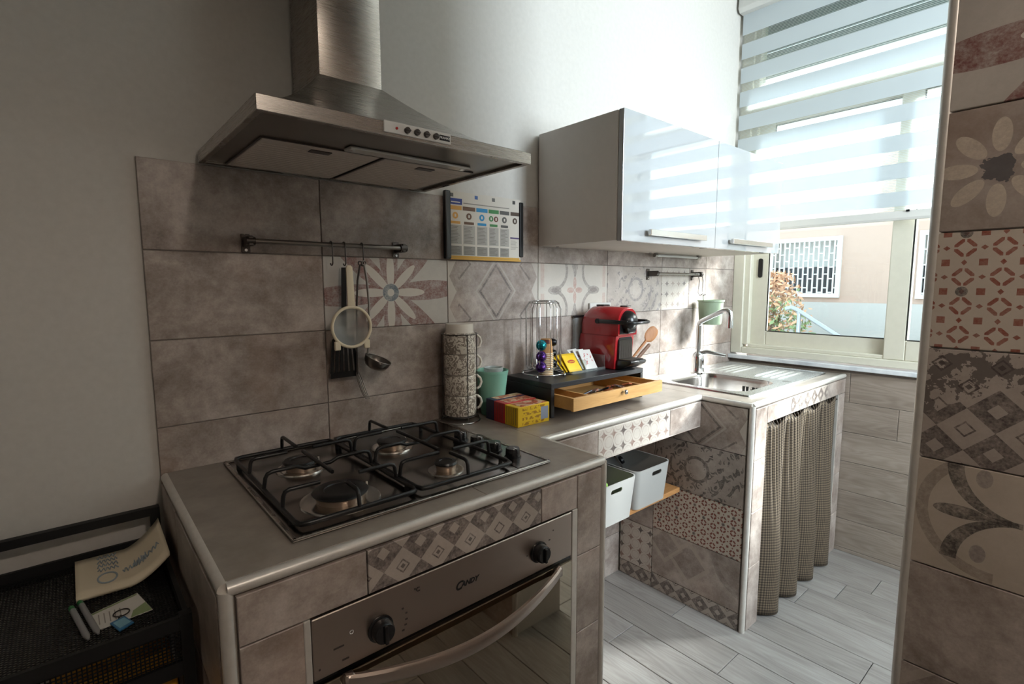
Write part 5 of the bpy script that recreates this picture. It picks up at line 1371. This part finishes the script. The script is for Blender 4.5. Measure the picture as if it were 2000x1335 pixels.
# folded paper bag
pb = thing('paper_bag','folded cream paper bag with blue print in the trolley tray','bag',(-.085,-.12,ZT))
m = MB(); nx,ny=18,6; vs=[]
def bagz(s,t): return .012+ .052*max(0,(s-.55)/.45)**1.6*(1-.2*t)
for layer in (0,1):
    for i in range(nx+1):
        for j in range(ny+1):
            s,t=i/nx,j/ny; x=-.157+.146*s; y=-.043-.168*t-.004*s; 
            y += .0*s; vs.append((x,y,ZT+bagz(s,t)-(0 if layer==0 else .008+.0*s)))
fs=[]; K=(nx+1)*(ny+1)
for i in range(nx):
    for j in range(ny): a=i*(ny+1)+j; fs += [(a,a+1,a+ny+2,a+ny+1),(K+a,K+a+ny+1,K+a+ny+2,K+a+1)]
for i in range(nx):
    a=i*(ny+1); fs += [(a,a+ny+1,K+a+ny+1,K+a)]; a+=ny; fs += [(a,K+a,K+a+ny+1,a+ny+1)]
for j in range(ny): a=j; fs += [(a,K+a,K+a+1,a+1)]; a=nx*(ny+1)+j; fs += [(a,a+1,K+a+1,K+a)]
m.faces(vs,fs); obj('bag', m, 'paper_cream', pb, smooth=40)
m = MB()
def onbag(s,t,lift=.0012): return (-.157+.146*s,-.043-.168*t-.004*s,ZT+bagz(s,t)+lift)
m.tube([onbag(.33+.085*cos(a)*1.2,.70+.13*sin(a)) for a in [2*pi*i/20 for i in range(20)]],.0016,5,True)
for k in range(4):
    m.tube([onbag(.24+.22*i/14,.10+.12*k+.05*sin(i*2.2+k)) for i in range(15)],.0012,5)
m.tube([onbag(.5+.42*i/30,.62-.05*i/30+.06*sin(i*1.9)) for i in range(31)],.0012,5); m.tube([onbag(.62+.16*i/16,.58+.10*sin(i*2.4)) for i in range(17)],.0013,5)
obj('blue_print', m, ink('9aa6ad'), pb)
# visiting card, key ring, two pens
vc = thing('visiting_card','pale card with green edge and fine print lying in the trolley tray','card',(-.09,-.27,ZT))
P4 = [(-.142,-.268),(-.070,-.232),(-.050,-.300),(-.122,-.336)]
P4 = [(-.138,-.263),(-.069,-.239),(-.053,-.318),(-.127,-.326)]
m = MB(); m.prism(P4,2,ZT,ZT+.0012); cdd = obj('card', m, 'paper_white', vc)
m = MB(); m.prism([(-.085,-.3215),(-.0535,-.3175),(-.0605,-.283),(-.080,-.300)],2,ZT+.0012,ZT+.0015); m.prism([(-.137,-.2645),(-.0695,-.2405),(-.0705,-.2455),(-.1365,-.2695)],2,ZT+.0012,ZT+.0015); obj('green_border', m, ink('8a9b6e'), cdd)
m = MB()
for k in range(5): x=-.128+.0075*k; m.prism([(x,-.310),(x+.0016,-.310),(x+.001,-.275),(x-.0006,-.275)],2,ZT+.0012,ZT+.0015)
obj('print_lines', m, ink('9a948c'), cdd)
kr = thing('key_tag','blue plastic key tag with a paper insert and a steel ring on the card','key tag',(-.095,-.33,ZT+.0016))
m = MB(); m.prism([(-.114,-.322),(-.093,-.313),(-.082,-.345),(-.103,-.358)],2,ZT+.0016,ZT+.0046,.001); kt = obj('tag', m, 'tag_blue', kr)
m = MB(); m.prism([(-.110,-.327),(-.094,-.320),(-.086,-.342),(-.102,-.351)],2,ZT+.0046,ZT+.0052); obj('paper_insert', m, 'tag_paper', kt)
m = MB(); m.ring((-.0965,-.298,ZT+.0035),.0115,.0011,26,6); m.tube([(-.098,-.308,ZT+.004),(-.101,-.316,ZT+.005)],.0018,6); obj('steel_ring', m, 'dark_steel', kr, smooth=60)
def pen(label,a,b,grn):
    a,b=Vector(a),Vector(b); t=thing('pen',label,'pen',tuple(a),'pens in the trolley tray'); d=b-a
    m=MB(); m.tube([a+d*.10,a+d*.9,b],[.0048,.0048,.0015],10); obj('barrel', m, 'pen_grey', t, smooth=50)
    m=MB(); m.tube([a,a+d*.10],[.0044,.0050],10); obj('cap', m, 'pen_green' if grn else 'pen_grey', t, smooth=50)
pen('grey pen with a green end, further left in the trolley tray',(-.1640,-.225,ZT+.0052),(-.143,-.353,ZT+.0052),True)
pen('grey pen with a green end, beside the card in the trolley tray',(-.1520,-.214,ZT+.0052),(-.130,-.346,ZT+.0052),True)
op = thing('orange_packet','orange packet seen through the mesh of the trolley','packet',(-.12,-.3,.4705))
m = MB(); m.box((-.20,-.25,.4705),(-.03,-.395,.66),.01,2); obj('pouch', m, 'orange_pack', op, smooth=60)
lp_ = thing('lime_packet','lime green packet at the front of the lower trolley tier','packet',(-.06,-.3,.1905))
m = MB(); m.box((-.11,-.27,.1905),(-.03,-.385,.385),.01,2); obj('pouch', m, 'lime_pack', lp_, smooth=60)
wp = thing('white_packet','pale packet behind the mesh at the left of the trolley','packet',(-.3,-.3,.4705))
m = MB(); m.box((-.36,-.25,.4705),(-.225,-.39,.60),.01,2); obj('pouch', m, 'paper_cream', wp, smooth=60)

# ------------------------------------------------------------------ unseen lamp added behind the lens; its dome keeps the upper wall darker
lm = thing('added_pendant','added white dome pendant lamp, out of view, lighting the near part of the room','lamp',(.25,-2.05,2.2))
m = MB(); m.lathe((.25,-2.05,2.2),[(.25,0),(.245,.05),(.20,.13),(.11,.19),(.03,.215),(.028,.209),(.105,.183),(.193,.125),(.238,.048),(.243,0)],40,cap=False); obj('shade', m, 'white_plastic', lm, smooth=50)
m = MB(); m.cyl((.25,-2.05,2.41),(.25,-2.05,CEIL-.03),.004,8); obj('cord', m, 'white_plastic', lm)
m = MB(); m.lathe((.25,-2.05,CEIL-.03),[(.045,0),(.045,.0295)],20); obj('ceiling_rose', m, 'white_plastic', lm, smooth=40)
m = MB(); m.cyl((.25,-2.05,2.33),(.25,-2.05,2.409),.018,14); obj('socket', m, 'white_plastic', lm, smooth=40)
ld_ = bpy.data.lights.new('added_bulb','POINT'); ld_.energy = LAMP_WATT; ld_.color=(1,.87,.76); ld_.shadow_soft_size=.045  # added warm fill for the stove side of the room
lo_ = bpy.data.objects.new('added_bulb',ld_); COL.objects.link(lo_); lo_.parent=lm; lo_.location=(0,0,.07)
